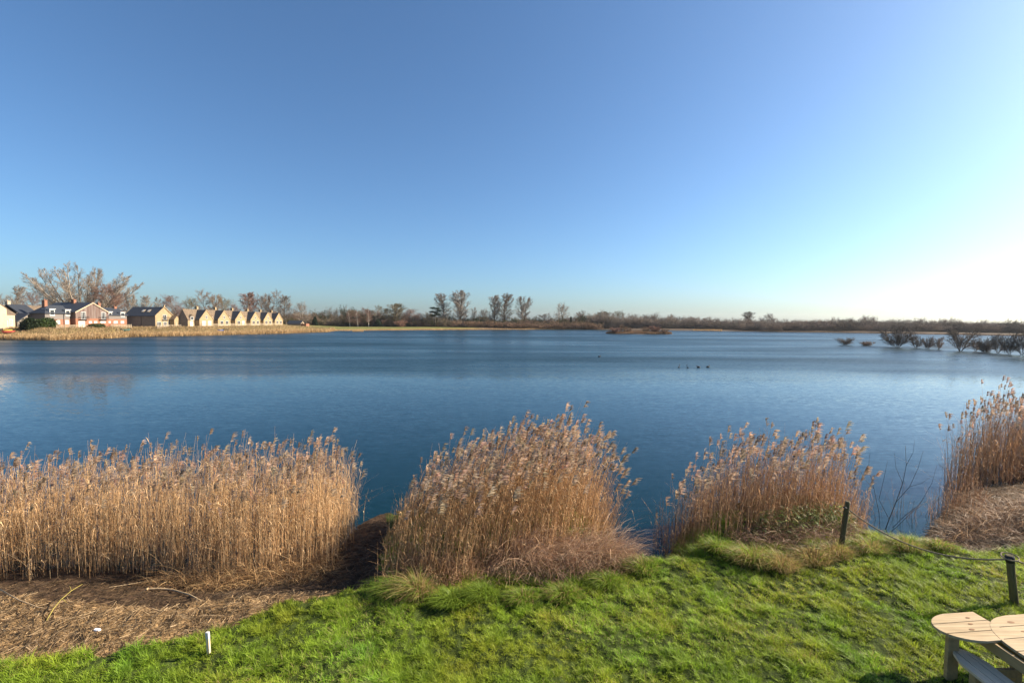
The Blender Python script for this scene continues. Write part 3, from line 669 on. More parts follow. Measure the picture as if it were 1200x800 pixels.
# bare shrub at the water gap
sh0 = on_ground(1034, 628)
shr = empty('bare_shrub', sh0, 'thin dark bare shrub at the water gap beside the leaning post', 'shrub')
SY = sh0[1]
def pl(lst): return [D(a, b_, SY + c_) for a, b_, c_ in lst]
mb = MB()
for path, r in [([(1034, 630, 0), (1042, 608, .1), (1050, 588, .2), (1058, 566, .3), (1062, 545, .35), (1061, 522, .4)], .012),
                ([(1032, 630, 0), (1030, 600, .2), (1024, 572, .3), (1018, 548, .3), (1019, 532, .3)], .008),
                ([(1050, 588, .2), (1066, 570, .1), (1076, 548, 0), (1082, 528, 0)], .007), ([(1042, 608, .1), (1030, 585, -.1), (1036, 560, -.2), (1040, 540, -.2)], .007),
                ([(1058, 566, .3), (1050, 548, .4), (1048, 530, .4)], .006), ([(1034, 630, 0), (1050, 618, -.2), (1068, 600, -.3), (1085, 588, -.3)], .007),
                ([(1062, 545, .35), (1070, 530, .4), (1072, 514, .4)], .005), ([(1066, 570, .1), (1080, 566, .1), (1094, 556, .1)], .005),
                ([(1024, 572, .3), (1012, 560, .3), (1006, 546, .3)], .005), ([(1036, 628, 0), (1058, 606, .3), (1078, 590, .4), (1092, 566, .5), (1098, 545, .5)], .007)]:
    mb.tube(pl(path), list(np.linspace(r, r * .35, len(path))), 6)
mb.build('branches', M['darkstick'], shr, sh0, smooth=True)

# ------------------------------------------------------------------ picnic table
tz = .74
TX, TY = 7.0, 6.2
gz0 = 0.0
tab = empty('picnic_table', (TX, TY, gz0), 'new pale timber picnic table with rounded slatted top and bench on the lawn', 'picnic table')
toff = (TX, TY, gz0)
def slatted(name, cx, cy, rx, ry, nb, n_exp=2.0, ang=R(6), gap=.011, th=.038, m=None, z=tz, cut=None, xr=None):
    """boards running along local x clipped to a superellipse"""
    mb = MB(); ca, sa = math.cos(ang), math.sin(ang); bw = 2 * ry / nb
    for i in range(nb):
        y0 = -ry + i * bw + gap / 2; y1 = -ry + (i + 1) * bw - gap / 2; ys = np.linspace(y0, y1, 9)
        lft = []; rgt = []
        for yv in ys:
            ww = rx * max(0, 1 - min(1, abs(yv / ry)) ** n_exp) ** (1 / n_exp)
            if ww < .06: continue
            l_, r_ = -ww, ww if xr is None else xr
            if cut is not None: r_ = min(r_, cut(yv))
            lft.append((l_, yv)); rgt.append((r_, yv))
        if len(lft) < 2: continue
        poly = lft[::-1] + rgt
        poly = [(cx + p[0] * ca - p[1] * sa, cy + p[0] * sa + p[1] * ca, gz0 + z - th) for p in poly]
        mb.prism(poly, (0, 0, 0), (0, 0, th))
    return mb.build(name, m, tab, toff, bevel=.004)
slatted('tabletop', 6.66, 6.69, .53, .305, 3, 2.0, m=M['timber'], xr=.42, cut=lambda yv: .42 - .36 * max(0, (-yv - .08)) * 3.2)
slatted('tabletop', 7.72, 6.05, .92, .92, 8, 2.6, m=M['timber'], z=tz + .003)
# knots in the boards
rk = random.Random(3); mb = MB()
for kx, ky, r in [(6.62, 6.62, .022), (6.72, 6.74, .02), (6.82, 6.88, .018), (7.36, 6.78, .03), (7.66, 6.72, .02), (7.32, 6.58, .018), (7.3, 6.34, .02), (7.6, 6.5, .022), (7.2, 6.2, .016), (7.75, 6.3, .02)]:
    pts = [(kx + r * 1.7 * math.cos(a), ky + r * math.sin(a) * .8, gz0 + tz + .0025) for a in np.linspace(0, 6.28, 12)[:-1]]
    mb = MB().prism(pts, (0, 0, 0), (0, 0, .003));
    mb.build('knot', M['knot'], tab, toff)
mb = MB(); mb.box(6.70, 6.745, 5.0, 6.78, gz0 + tz - .19, gz0 + tz - .042); mb.build('beam', M['timber2'], tab, toff, bevel=.004)
mb = MB(); mb.box(6.90, 6.945, 5.0, 6.78, gz0 + tz - .185, gz0 + tz - .042); mb.build('beam', M['timber2'], tab, toff, bevel=.004)
mb = MB(); mb.box(8.35, 8.395, 5.0, 6.78, gz0 + tz - .19, gz0 + tz - .042); mb.build('beam', M['timber2'], tab, toff, bevel=.004)
mb = MB(); mb.box(6.36, 7.9, 6.79, 6.83, gz0 + tz - .16, gz0 + tz - .044); mb.build('cross_rail', M['timber2'], tab, toff, bevel=.004)
for (x0, x1, y0, y1) in [(6.27, 6.43, 6.60, 6.655), (6.955, 7.045, 6.32, 6.41), (8.05, 8.14, 6.32, 6.41), (6.955, 7.045, 5.15, 5.24), (8.05, 8.14, 5.15, 5.24)]:
    MB().box(x0, x1, y0, y1, gz0 - .12, gz0 + tz - .045).build('leg', M['timber2'], tab, toff, bevel=.004)
def bench(x0, x1, ya, yb, mirror=False):
    zb = gz0 + .43; nb = 3; bw = (x1 - x0) / nb; root = None
    mb = MB()
    for i in range(nb):
        a0, a1 = x0 + i * bw + .006, x0 + (i + 1) * bw - .006
        xs = np.linspace(a0, a1, 5); w_ = (x1 - x0) / 2; mid = (x0 + x1) / 2
        far = [(xx, yb - .30 * abs((xx - mid) / w_) ** 2.6) for xx in xs]; nearp = [(xx, ya + .2 * abs((xx - mid) / w_) ** 2.6) for xx in xs]
        bow = lambda yy_: .05 * ((yy_ - (ya + yb) / 2) / ((yb - ya) / 2)) ** 2 * (1 if not mirror else -1)
        mids_r = [(xs[-1], yy_) for yy_ in np.linspace(far[-1][1], nearp[-1][1], 7)[1:-1]]
        mids_l = [(xs[0], yy_) for yy_ in np.linspace(nearp[0][1], far[0][1], 7)[1:-1]]
        poly = far + mids_r + nearp[::-1] + mids_l
        mb.prism([(p[0] + bow(p[1]), p[1], zb - .04) for p in poly][::-1], (0, 0, 0), (0, 0, .04))
    be = mb.build('bench_seat', M['timber_lifted'], tab, toff, bevel=.004)
    for yy_ in (6.28, 5.2):
        MB().box((x0 + x1) / 2 - .05, (x0 + x1) / 2 + .05, yy_, yy_ + .09, gz0 - .12, zb - .044).build('bench_leg', M['timber2'], tab, toff, bevel=.004)
        MB().box(min((x0 + x1) / 2 + .055, 7.05) if not mirror else 7.9, 6.95 if not mirror else (x0 + x1) / 2 - .055, yy_ + .02, yy_ + .065, gz0 + .27, gz0 + .385).build('bench_rail', M['timber2'], tab, toff, bevel=.003)
bench(6.20, 6.60, 4.7, 6.66)
bench(8.85, 9.25, 4.7, 6.5, True)

dlt = G(1089, 731, tz) - np.array([6.10, 6.73, tz]); tab.location = [TX + dlt[0], TY + dlt[1], 0.0]
# ------------------------------------------------------------------ birds on the lake
def bird(px, py, label, style, face):
    p = G(px, py, WATER); root = empty('water_bird', p, label, 'bird', 'birds on the lake', rz=face); root.scale = (.75, .75, .75)
    if style == 'duck':
        ell = [(-.30, .07, .02), (-.22, .09, .10), (-.05, .08, .15), (.12, .08, .14), (.22, .09, .09)]
        pts = [(x_, 0, z_) for x_, z_, r_ in ell]; mb = MB().tube(pts, [r_ for _, _, r_ in ell], 12)
        mb.tube([(.19, 0, .12), (.24, 0, .22), (.27, 0, .29)], [.06, .045, .05], 10)
        mb.tube([(.20, 0, .31), (.26, 0, .325), (.33, 0, .315), (.35, 0, .31)], [.03, .062, .05, .02], 10)
    else:
        ell = [(-.20, .05, .02), (-.12, .06, .07), (.0, .06, .10), (.10, .06, .06)]
        mb = MB().tube([(x_, 0, z_) for x_, z_, r_ in ell], [r_ for _, _, r_ in ell], 12)
        mb.tube([(.08, 0, .07), (.11, 0, .22), (.10, 0, .38), (.11, 0, .46)], [.05, .035, .03, .035], 10)
        mb.tube([(.06, 0, .47), (.11, 0, .49), (.17, 0, .485), (.19, 0, .48)], [.025, .05, .04, .018], 10)
    mb.build('body', M['duck'], root, smooth=True)
    bx = .35 if style == 'duck' else .19; bz = .305 if style == 'duck' else .48
    MB().tube([(bx - .02, 0, bz), (bx + .05, 0, bz - .01)], [.02, .008], 8).build('bill', M['yellow'] if style == 'duck' else M['iron'], root)
    if style != 'duck': MB().tube([(.098, -.0, .12), (.125, 0, .22), (.118, 0, .36)], [.042, .03, .024], 10).build('pale_breast', M['duckpale'], root, smooth=True)
bird(795.5, 430.5, 'upright pale necked water bird, farthest from the two dark ducks', 'grebe', 0.3)
bird(805.8, 431, 'upright dark necked water bird swimming next to the dark ducks', 'grebe', 2.4)
bird(818.5, 430.5, 'dark duck facing the upright birds, tail toward the other duck', 'duck', math.pi)
bird(829.5, 430.2, 'dark duck at the tail end of the row of birds', 'duck', .1)
bird(702.3, 418, 'lone dark duck swimming ahead of its faint wake', 'duck', .2)
# ------------------------------------------------------------------ bare trees
class Segs:
    def __init__(s): s.a = []; s.b = []; s.ra = []; s.rb = []
    def add(s, a, b, ra, rb): s.a.append(a); s.b.append(b); s.ra.append(ra); s.rb.append(rb)
def rot_dir(d, ang, rnd):
    ax = np.cross(d, np.array([rnd.gauss(0, 1), rnd.gauss(0, 1), rnd.gauss(0, 1)])); ax /= np.linalg.norm(ax) + 1e-9
    return d * math.cos(ang) + np.cross(ax, d) * math.sin(ang)
def grow(seed, stems, spread, p):
    rnd = random.Random(seed); big, fine = Segs(), Segs()
    def branch(pos, d, L, r, lev):
        n = p['sub'][lev]; st = L / n; nodes = []
        for i in range(n):
            d = d + np.array([rnd.gauss(0, p['wob']), rnd.gauss(0, p['wob']), rnd.gauss(0, p['wob']) + p['up'][lev]]); d = d / np.linalg.norm(d)
            q = pos + d * st; f0, f1 = i / n, (i + 1) / n
            (big if lev < p['trunk_lev'] else fine).add(pos, q, r * (1 - .72 * f0), r * (1 - .72 * f1))
            pos = q; nodes.append((pos, d, f1))
        if lev + 1 < p['levels']:
            for k in range(p['kids'][lev]):
                f = p['first'][lev] + (1 - p['first'][lev]) * (k + rnd.random()) / p['kids'][lev]
                i = min(int(f * n), n - 1); q, dd, _ = nodes[i]; q0 = nodes[i - 1][0] if i else q - dd * st
                fr = f * n - i; pos_ = q0 + (q - q0) * max(0, min(1, fr))
                ang = R(rnd.uniform(*p['ang'][lev])); ln = L * rnd.uniform(*p['len'][lev]) * (1.1 - p['taper'] * f)
                if lev == 0 and p.get('dome'):
                    hw, cz = p['dome']
                    ang *= 1.2 - .7 * f * f; u = (f - cz) / (1.04 - cz) if f > cz else (f - cz) / (cz + .06)
                    ln = max(.06, hw * math.sqrt(max(0, 1 - u * u)) / max(math.sin(ang), .62) * (1.12 - .3 * f) * rnd.uniform(.72, 1.08)) * p['L']
                nd = rot_dir(dd, ang, rnd)
                branch(pos_, nd, ln, r * .45 * (1 - .5 * f), lev + 1)
    for k in range(stems):
        a = 6.283 * (k + rnd.random() * .6) / stems; tl = R(spread) * ((rnd.uniform(.35, 1) if 'dcos' not in p else math.sqrt((k * .618) % 1)) if stems > 1 else rnd.uniform(0, .3))
        d = np.array([math.cos(a) * math.sin(tl), math.sin(a) * math.sin(tl), math.cos(tl)])
        branch(np.array([math.cos(a), math.sin(a), 0]) * p.get('foot', .01) * (stems > 1), d, p['L'] * (rnd.uniform(.8, 1.05) if 'dcos' not in p else rnd.uniform(.92, 1.02) * (1 - p['dcos'] * (tl / R(spread)) ** 2)), p['r'] / math.sqrt(stems) ** .8, 0)
    return big, fine
def seg_tubes(S, sides=5, minr=0):
    a, b = np.array(S.a), np.array(S.b); ra, rb = np.maximum(S.ra, minr), np.maximum(S.rb, minr); n = len(a)
    d = unit(b - a); u = unit(np.cross(d, np.where(np.abs(d[:, 2:3]) > .9, [1.0, 0, 0], [0, 0, 1.0]))); v = np.cross(d, u)
    V = []
    for e, rr in ((a, ra), (b, rb)):
        for j in range(sides):
            t = 6.2832 * j / sides; V.append(e + (u * math.cos(t) + v * math.sin(t)) * rr[:, None])
    V = np.stack(V, 1); idx = np.arange(n * sides * 2).reshape(n, 2, sides)
    Q = np.concatenate([np.stack([idx[:, 0, j], idx[:, 0, (j + 1) % sides], idx[:, 1, (j + 1) % sides], idx[:, 1, j]], -1) for j in range(sides)])
    return V.reshape(-1, 3), Q
PROTO = {}
def make_proto(key, seed, stems, spread, p, tw=.0016):
    big, fine = grow(seed, stems, spread, p)
    top = float(np.percentile([q[2] for q in fine.b], 99.3))
    xs = np.array(fine.b); wid = np.percentile(np.hypot(xs[:, 0], xs[:, 1]), 90) * 2
    V, Q = seg_tubes(big, 6, tw * 1.3); V2, Q2 = seg_tubes(fine, 3, tw)
    o1 = np_mesh('trunk', V / top, Q, None, smooth=True); o2 = np_mesh('crown', V2 / top, Q2, None)
    m1, m2 = o1.data, o2.data; bpy.data.objects.remove(o1); bpy.data.objects.remove(o2)
    m1.materials.append(M['bark']); m2.materials.append(M['twig_grey'])
    PROTO[key] = (m1, m2, wid / top, V2 / top, Q2)
base = dict(levels=4, trunk_lev=2, sub=(8, 5, 3, 2), kids=(14, 8, 6, 0), first=(.22, .2, .15), ang=((28, 50), (25, 50), (20, 55)), len=((.42, .6), (.42, .62), (.4, .65)),
            up=(.02, .10, .06, .02), wob=.07, L=.92, r=.026, taper=.45)
def P_(**k): d = dict(base); d.update(k); return d
make_proto('poplar', 11, 1, 0, P_(dome=(.25, .48), ang=((44, 64), (26, 48), (20, 52)), kids=(34, 11, 7, 0), first=(.10, .12, .1), len=((1, 1), (.30, .52), (.4, .65)), up=(.0, .13, .07, .03), wob=.045, r=.017))
make_proto('poplar2', 12, 2, 9, P_(dome=(.24, .48), ang=((42, 62), (26, 48), (20, 52)), kids=(24, 10, 7, 0), first=(.12, .12, .1), len=((1, 1), (.30, .52), (.4, .65)), up=(.01, .13, .07, .03), wob=.045, r=.019))
make_proto('round', 13, 1, 0, P_(dome=(.42, .46), ang=((50, 80), (25, 52), (20, 55)), kids=(30, 11, 7, 0), first=(.16, .12, .1), len=((1, 1), (.30, .52), (.4, .65)), up=(.0, .08, .04, .02), r=.019))
make_proto('round2', 14, 3, 22, P_(dome=(.30, .5), ang=((44, 72), (25, 50), (20, 55)), kids=(18, 10, 7, 0), first=(.16, .12, .1), len=((1, 1), (.32, .54), (.4, .65)), up=(.015, .08, .04, .02), r=.021))
make_proto('fan', 15, 24, 42, P_(dome=(.11, .5), dcos=.16, kids=(22, 9, 5, 0), first=(.18, .15, .12), ang=((24, 52), (18, 42), (16, 48)), len=((1, 1), (.36, .6), (.4, .6)), up=(.025, .07, .05, .03), foot=.07, r=.030, wob=.018), tw=.00075)
make_proto('slim', 16, 1, 0, P_(dome=(.16, .42), kids=(26, 8, 5, 0), first=(.2, .15, .1), ang=((40, 62), (20, 45), (20, 50)), len=((1, 1), (.34, .56), (.4, .6)), up=(.0, .1, .05, .02), r=.015), tw=.0018)
make_proto('weep', 17, 1, 0, P_(dome=(.42, .44), kids=(30, 11, 7, 0), first=(.10, .12, .1), ang=((50, 80), (25, 55), (25, 60)), up=(.0, .04, -.07, -.13), len=((1, 1), (.40, .6), (.5, .8)), r=.019))
make_proto('bush', 18, 11, 52, P_(levels=3, trunk_lev=1, sub=(6, 4, 3), kids=(18, 10, 0), first=(.08, .1), ang=((20, 55), (20, 55)), len=((.3, .5), (.35, .6)), up=(.05, .06, .03), foot=.02, r=.016), tw=.0034)
make_proto('bush2', 19, 14, 66, P_(levels=3, trunk_lev=1, sub=(6, 4, 3), kids=(18, 10, 0), first=(.06, .1), ang=((20, 60), (25, 60)), len=((.3, .48), (.35, .6)), up=(.08, .03, .0), foot=.02, r=.016), tw=.0042)
make_proto('vbush', 20, 8, 46, P_(levels=3, trunk_lev=1, sub=(6, 4, 3), kids=(17, 10, 0), first=(.12, .12), ang=((16, 48), (20, 55)), len=((.3, .48), (.35, .6)), up=(.04, .06, .03), foot=.02, r=.02), tw=.0036)

def tree(proto, px, depth, top_y, wpx, label, tw='twig_grey', bark='bark', name='bare_tree', group='bare trees beyond the lake', cat='tree', base_z=None, rz=None):
    x = (px - 600) / F * depth; x = D(px, HZ(px), depth)[0]
    z0 = hz(x, depth) if base_z is None else base_z
    zt = D(px, top_y, depth)[2]; H = max(zt - z0, .5); Wd = wpx / F * depth
    m1, m2, wr, _, _ = PROTO[proto]
    root = empty(name, (x, depth, z0 - .05), label, cat, group, rz=random.uniform(0, 6.28) if rz is None else rz)
    s = Wd / wr; root.scale = (s, s, H)
    for nm, me, mm in (('trunk', m1, M[bark]), ('crown' if 'bush' not in proto else 'twigs', m2, M[tw])):
        o = bpy.data.objects.new(nm if 'bush' not in proto or nm != 'trunk' else 'branches', me); COL.objects.link(o); o.parent = root
        o.material_slots[0].link = 'OBJECT'; o.material_slots[0].material = mm
    return root

T = tree
T('fan', 101, 196, 312, 96, 'huge bare fan shaped tree behind the brown clad gable, tallest on the shore', 'twig_grey', 'bark_pale', rz=.4)
T('weep', 133, 190, 333, 34, 'pinkish bare tree beside the huge fan shaped tree, on its cottage side', 'twig_red')
T('poplar', 22, 215, 335, 17, 'slim grey bare tree rising behind the long tiled roof', 'twig_grey')
T('round', 42, 210, 341, 20, 'reddish bare tree between the slim grey tree and the huge fan shaped tree', 'twig_red')
T('round2', 7, 205, 345, 20, 'grey bare tree directly behind the chimney of the cream house', 'twig_grey')
T('round', 62, 205, 352, 22, 'small bare tree just behind the brick chimney of the clad house', 'twig_brown')
T('poplar2', 152, 205, 343, 12, 'first thin bare tree in the gap between the clad house and the dark roofed cottage', 'twig_grey')
T('slim', 160, 208, 349, 9, 'thinnest bare tree in the gap before the dark roofed cottage', 'twig_grey')
T('poplar', 171, 210, 346, 12, 'thin bare tree straight behind the ridge of the dark roofed cottage', 'twig_grey')
T('slim', 187, 210, 348, 10, 'small thin bare tree near the gable peak of the dark roofed cottage', 'twig_grey')
T('weep', 204, 195, 346, 24, 'dense reddish bare tree beside the cottage gable, over the tiny outbuilding', 'twig_red')
T('round', 222, 215, 348, 20, 'yellowish bare tree behind the nearest end of the terrace', 'twig_olive')
T('round2', 243, 222, 340, 26, 'large bare tree rising over the first stone gable of the terrace', 'twig_brown')
T('round', 262, 228, 347, 22, 'pale bare tree rising over the second stone gable of the terrace', 'twig_olive')
T('weep', 271, 225, 356, 14, 'low dark red bare tree peeping over the terrace roof', 'twig_red')
T('poplar2', 290, 245, 342, 24, 'broad reddish grey bare tree over the third and fourth terrace gables', 'twig_red')
T('round', 305, 250, 345, 14, 'narrow bare tree over the fourth terrace gable', 'twig_brown')
T('round2', 321, 255, 340, 20, 'tall bare tree over the two farthest terrace gables', 'twig_brown')
T('poplar', 335, 258, 346, 15, 'grey bare tree just past the farthest end of the terrace', 'twig_grey')
T('round', 355, 262, 354, 18, 'thin crowned pale bare tree behind the brown lakeside hut', 'twig_grey')
# around the field at the head of the lake
T('weep', 418, 300, 363, 22, 'brown bare tree behind the pale birch trunks at the field', 'twig_brown')
T('slim', 410, 292, 365, 8, 'pale birch nearest the lakeside hut, alone at the field edge', 'twig_red', 'birch')
T('slim', 419.5, 293, 364, 8, 'second pale birch at the field edge, before the brown bare tree', 'twig_red', 'birch')
T('slim', 432, 294, 362, 9, 'stoutest pale birch at the field edge, under the reddish tree', 'twig_red', 'birch')
T('round', 429, 306, 361, 20, 'reddish bare tree in the field group between birches and olive trees', 'twig_red')
T('round2', 447, 305, 358, 22, 'olive brown tree on the birch side of the field group', 'twig_olive')
T('poplar2', 463, 308, 355, 24, 'highest olive tree of the field group, full rounded crown', 'twig_olive')
T('weep', 486, 305, 362, 24, 'low broad reddish tree next to the highest olive tree', 'twig_red')
T('bush2', 468.5, 291, 375, 13, 'round brown bush standing alone before the pale field', 'twig_red', name='bare_bush', group='shore bushes', cat='bush')
T('round', 503, 306, 366, 18, 'olive scrub tree beside the dark pine', 'twig_olive')
T('poplar', 519, 318, 343.5, 20, 'tall grey poplar next to the dark pine', 'twig_grey')
T('poplar2', 540, 320, 340.5, 25, 'tallest grey poplar, widest of those standing beyond the pale field', 'twig_grey')
T('slim', 555, 310, 360, 10, 'small grey tree close to the tallest poplar', 'twig_grey')
T('round', 568, 310, 362, 14, 'dark bare tree at the foot of the middle pair of poplars', 'twig_brown')
T('poplar2', 579, 318, 345.5, 18, 'slimmer poplar of the middle pair, next to the dark bare tree', 'twig_grey')
T('poplar', 592, 321, 344, 20, 'fuller brownish poplar of the middle pair', 'twig_brown')
T('poplar2', 613.5, 322, 347, 18, 'single oval poplar standing apart from the middle pair', 'twig_grey')
T('round', 640, 320, 367, 18, 'low bare tree between the oval poplar and the lone round tree', 'twig_brown')
T('round', 660, 322, 355, 20, 'lone round bare tree above the willow scrub, no tall neighbour', 'twig_grey')
T('round2', 681, 320, 364, 16, 'medium bare tree beside the lone round tree, above the scrub', 'twig_brown')
T('poplar2', 708, 322, 365, 20, 'olive bare tree behind the near end of the low island', 'twig_olive')
T('round', 727, 325, 364, 20, 'tallest bare tree behind the low island, many fine stems', 'twig_olive')
T('round2', 743, 326, 368, 14, 'small grey bare tree behind the middle of the island', 'twig_grey')
T('round', 762, 335, 370, 12, 'smaller grey bare tree behind the island, paired with a broader one', 'twig_grey')
T('round2', 786, 340, 368, 16, 'round grey bare tree just past the far tip of the island', 'twig_grey')
T('round', 812, 345, 371, 11, 'first of two small grey bare trees past the island', 'twig_grey')
T('round2', 829, 345, 371, 16, 'second and wider of two small grey bare trees past the island', 'twig_grey')
T('poplar2', 878, 330, 365, 15, 'dark bare tree cluster, highest on the far open shore', 'twig_dark')
T('round', 900, 330, 367, 14, 'thin grey tree right beside the dark bare tree cluster', 'twig_grey')
T('round', 1077, 300, 374.5, 14, 'grey bare tree above the scrub, behind the largest flooded bushes', 'twig_dark')
T('round2', 1104, 300, 375, 14, 'small wide bare tree above the scrub, behind the line of flooded bushes', 'twig_dark')

# dark pine
pp = D(510, HZ(510), 304); pz = hz(pp[0], pp[1]); ptop = D(509, 360, 304)[2]
pine = empty('pine_tree', (pp[0], pp[1], pz), 'small dark evergreen pine beside the tall grey poplars', 'tree')
MB().tube([(pp[0], pp[1], pz), (pp[0] - .2, pp[1], pz + (ptop - pz) * .6), (pp[0] + .3, pp[1], ptop - .6)], [.32, .22, .08], 8).build('trunk', M['bark'], pine, (pp[0], pp[1], pz), smooth=True)
s = Soup(); n = 5200; cl = rng.integers(0, 7, n)
cc = np.array([[-1.6, 0, .96], [1.2, .4, .93], [2.3, -.3, .82], [-2.2, .3, .76], [.4, 0, .72], [2.0, .4, .62], [-1.2, -.4, .58]])
cp = np.column_stack([pp[0] + cc[:, 0], pp[1] + cc[:, 1], pz + (ptop - pz) * cc[:, 2]])
o = cp[cl] + rng.normal(0, 1, (n, 3)) * [.85, .7, .28]; d = unit(runit(n) + [0, 0, .5]); C = o[:, None, :] + d[:, None, :] * np.array([0, .2, .4])[None, :, None]
ribbons(s, C, np.full((n, 3), .05), unit(np.cross(d, runit(n))), np.full((n, 3), .02))
s.build('crown', M['needle'], pine, off=pine.location)

# ------------------------------------------------------------------ woodland and scrub that reads as one mass
ENV = [(-350, 366), (0, 366), (60, 366), (200, 364), (335, 367), (365, 368), (398, 367), (415, 366), (440, 368), (500, 370), (560, 372), (640, 374.5), (700, 371), (760, 373.5), (800, 375.5),
       (860, 377), (905, 376.5), (925, 379), (960, 378), (1000, 377.5), (1060, 380), (1100, 378.5), (1140, 380), (1200, 381), (1600, 385)]
ex_, ey_ = zip(*ENV)
BASED = [(-350, 225), (0, 225), (330, 275), (390, 300), (500, 305), (700, 300), (800, 300), (900, 262), (1000, 252), (1200, 212), (1600, 190)]
bx_, by_ = zip(*BASED)
ENVLIFT = 1.0
def wood(name, label, cat, pxs, rows, dstart, dstep, hfac, cols, dens=1.0, wm=7.0, kind='stuff', thin=.045, hmax=None, zb=None):
    s = Soup(); nb = 0
    pv = [PROTO[k][3:] for k in ('bush', 'bush2', 'round')]
    for row in range(rows):
        px = pxs[0]
        while px < pxs[1]:
            dep = np.interp(px, bx_, by_) + dstart + row * dstep + rng.uniform(-.4, .4) * dstep
            x = D(px, HZ(px), dep)[0]; z0 = hz(x, dep) if zb is None else zb
            ty = np.interp(px, ex_, ey_) - np.interp(px, [600, 760], [1.0, 2.4]); H = (D(px, ty, dep)[2] - z0) * hfac[row] * rng.uniform(.62, 1.12) * (1.3 if rng.random() < .12 else 1)
            if hmax: H = min(H, hmax * rng.uniform(.7, 1.1))
            H = max(H, 1.0); Wd = wm * rng.uniform(.7, 1.4)
            V, Q = pv[int(rng.integers(0, 2 if row < rows - 1 else 3))]
            a = rng.uniform(0, 6.28); ca, sa = math.cos(a), math.sin(a)
            # twigs come as 6-vertex segments: keep a random share
            nseg = len(V) // 6; sel = np.sort(rng.choice(nseg, int(min(nseg, 1500 * dens)), replace=False))
            vv = V.reshape(nseg, 6, 3)[sel]; mid = vv.mean(1, keepdims=True); vv = mid + (vv - mid) * 1.6
            wsc = Wd / 1.1
            vx = (vv[..., 0] * ca - vv[..., 1] * sa) * wsc + x; vy = (vv[..., 0] * sa + vv[..., 1] * ca) * wsc + dep; vz = vv[..., 2] * H + z0
            ns = len(sel); idx = np.arange(ns * 6).reshape(ns, 2, 3)
            Qs = np.concatenate([np.stack([idx[:, 0, j], idx[:, 0, (j + 1) % 3], idx[:, 1, (j + 1) % 3], idx[:, 1, j]], -1) for j in range(3)])
            c = np.array(cols[int(rng.integers(0, len(cols)))]) * rng.uniform(.75, 1.25)
            s.add(np.stack([vx, vy, vz], -1), Qs, np.tile(c, (ns * 6, 1)) * np.repeat(rng.uniform(.8, 1.2, (ns, 1)), 6, 0)); nb += 1
            for _u in range(2):
                V, Q = pv[1]; nseg = len(V) // 6; sel = np.sort(rng.choice(nseg, 500, replace=False)); vv = V.reshape(nseg, 6, 3)[sel]; mid = vv.mean(1, keepdims=True); vv = mid + (vv - mid) * 1.4
                ux = x + rng.uniform(-.5, .5) * Wd; ud = dep + rng.uniform(-3, 1.5); uh = min(H * .55, 3.2) * rng.uniform(.7, 1.1); ns = 500; idx = np.arange(ns * 6).reshape(ns, 2, 3)
                uz = np.maximum(vv[..., 2] - .10, .0) * uh + z0 - .1
                Qs = np.concatenate([np.stack([idx[:, 0, j], idx[:, 0, (j + 1) % 3], idx[:, 1, (j + 1) % 3], idx[:, 1, j]], -1) for j in range(3)])
                s.add(np.stack([vv[..., 0] * Wd * .8 + ux, vv[..., 1] * 4 + ud, uz], -1), Qs, np.tile(np.array(cols[int(rng.integers(0, len(cols)))]) * .9, (ns * 6, 1)))
            px += Wd * .62 / dep * F
    o = s.build(name, M['wood_mass']); print(name, nb)
    return tag(o, label, cat, kind=kind)
WC = [(.17, .125, .085), (.20, .13, .095), (.15, .12, .07), (.13, .105, .075), (.19, .15, .105)]
wood('woodland', 'hazy mass of bare brown woodland behind the lakeside houses', 'woodland', (-320, 345), 2, 0, 8, (.75, 1.05), WC, wm=8)
wood('woodland', 'continuous belt of bare brown woodland beyond the pale field', 'woodland', (338, 705), 4, 0, 7, (.62, .85, 1.05, 1.12), WC + [(.06, .065, .03), (.05, .055, .028)], wm=7)
wood('scrub', 'low rounded brown willow scrub along the water beyond the middle of the lake', 'scrub', (535, 705), 2, -11, 4, (.6, .75), [(.21, .135, .09), (.18, .12, .08), (.23, .155, .105)], wm=7, hmax=5)
wood('woodland', 'thin dark belt of bare woodland along the far open shore', 'woodland', (695, 1560), 4, 0, 7, (.85, 1.0, 1.1, 1.15), [(.20, .165, .135), (.235, .18, .14), (.165, .14, .115), (.25, .20, .165)], wm=7)  # paler, greyer tints put haze into the colour of this belt

# evergreen patches inside the woodland
for px, dep, ty, wp, lab in [(369, 285, 371, 7, 'small round dark evergreen in the woodland past the lakeside hut'), (443, 297, 374, 11, 'dark evergreen under the olive trees of the field group'), (548, 296, 374, 9, 'dark evergreen shrub below the tallest poplar'),
                             (669, 300, 371, 4, 'narrow dark evergreen below the lone round tree')]:
    c = D(px, HZ(px), dep); z0 = hz(c[0], dep); H = D(px, ty, dep)[2] - z0; Wd = wp / F * dep
    root = empty('evergreen_shrub', (c[0], dep, z0), lab, 'shrub', 'dark evergreens on the far shore')
    MB().tube([(c[0], dep, z0), (c[0], dep, z0 + H * .6)], [.15, .06], 6).build('trunk', M['bark'], root, root.location)
    n = 3500; v = runit(n) * (rng.random((n, 1)) ** .4); v[:, 2] = np.abs(v[:, 2]) * 1.0
    o = np.column_stack([c[0] + v[:, 0] * Wd / 2 * (1.1 - .6 * v[:, 2]), dep + v[:, 1] * Wd / 2, z0 + .2 + v[:, 2] * H]); d = runit(n)
    s = Soup(); C = o[:, None, :] + d[:, None, :] * np.array([0, .18, .36])[None, :, None]; ribbons(s, C, np.full((n, 3), .09), unit(np.cross(d, runit(n))), np.full((n, 3), .02))
    s.build('foliage', M['needle'], root, off=root.location)

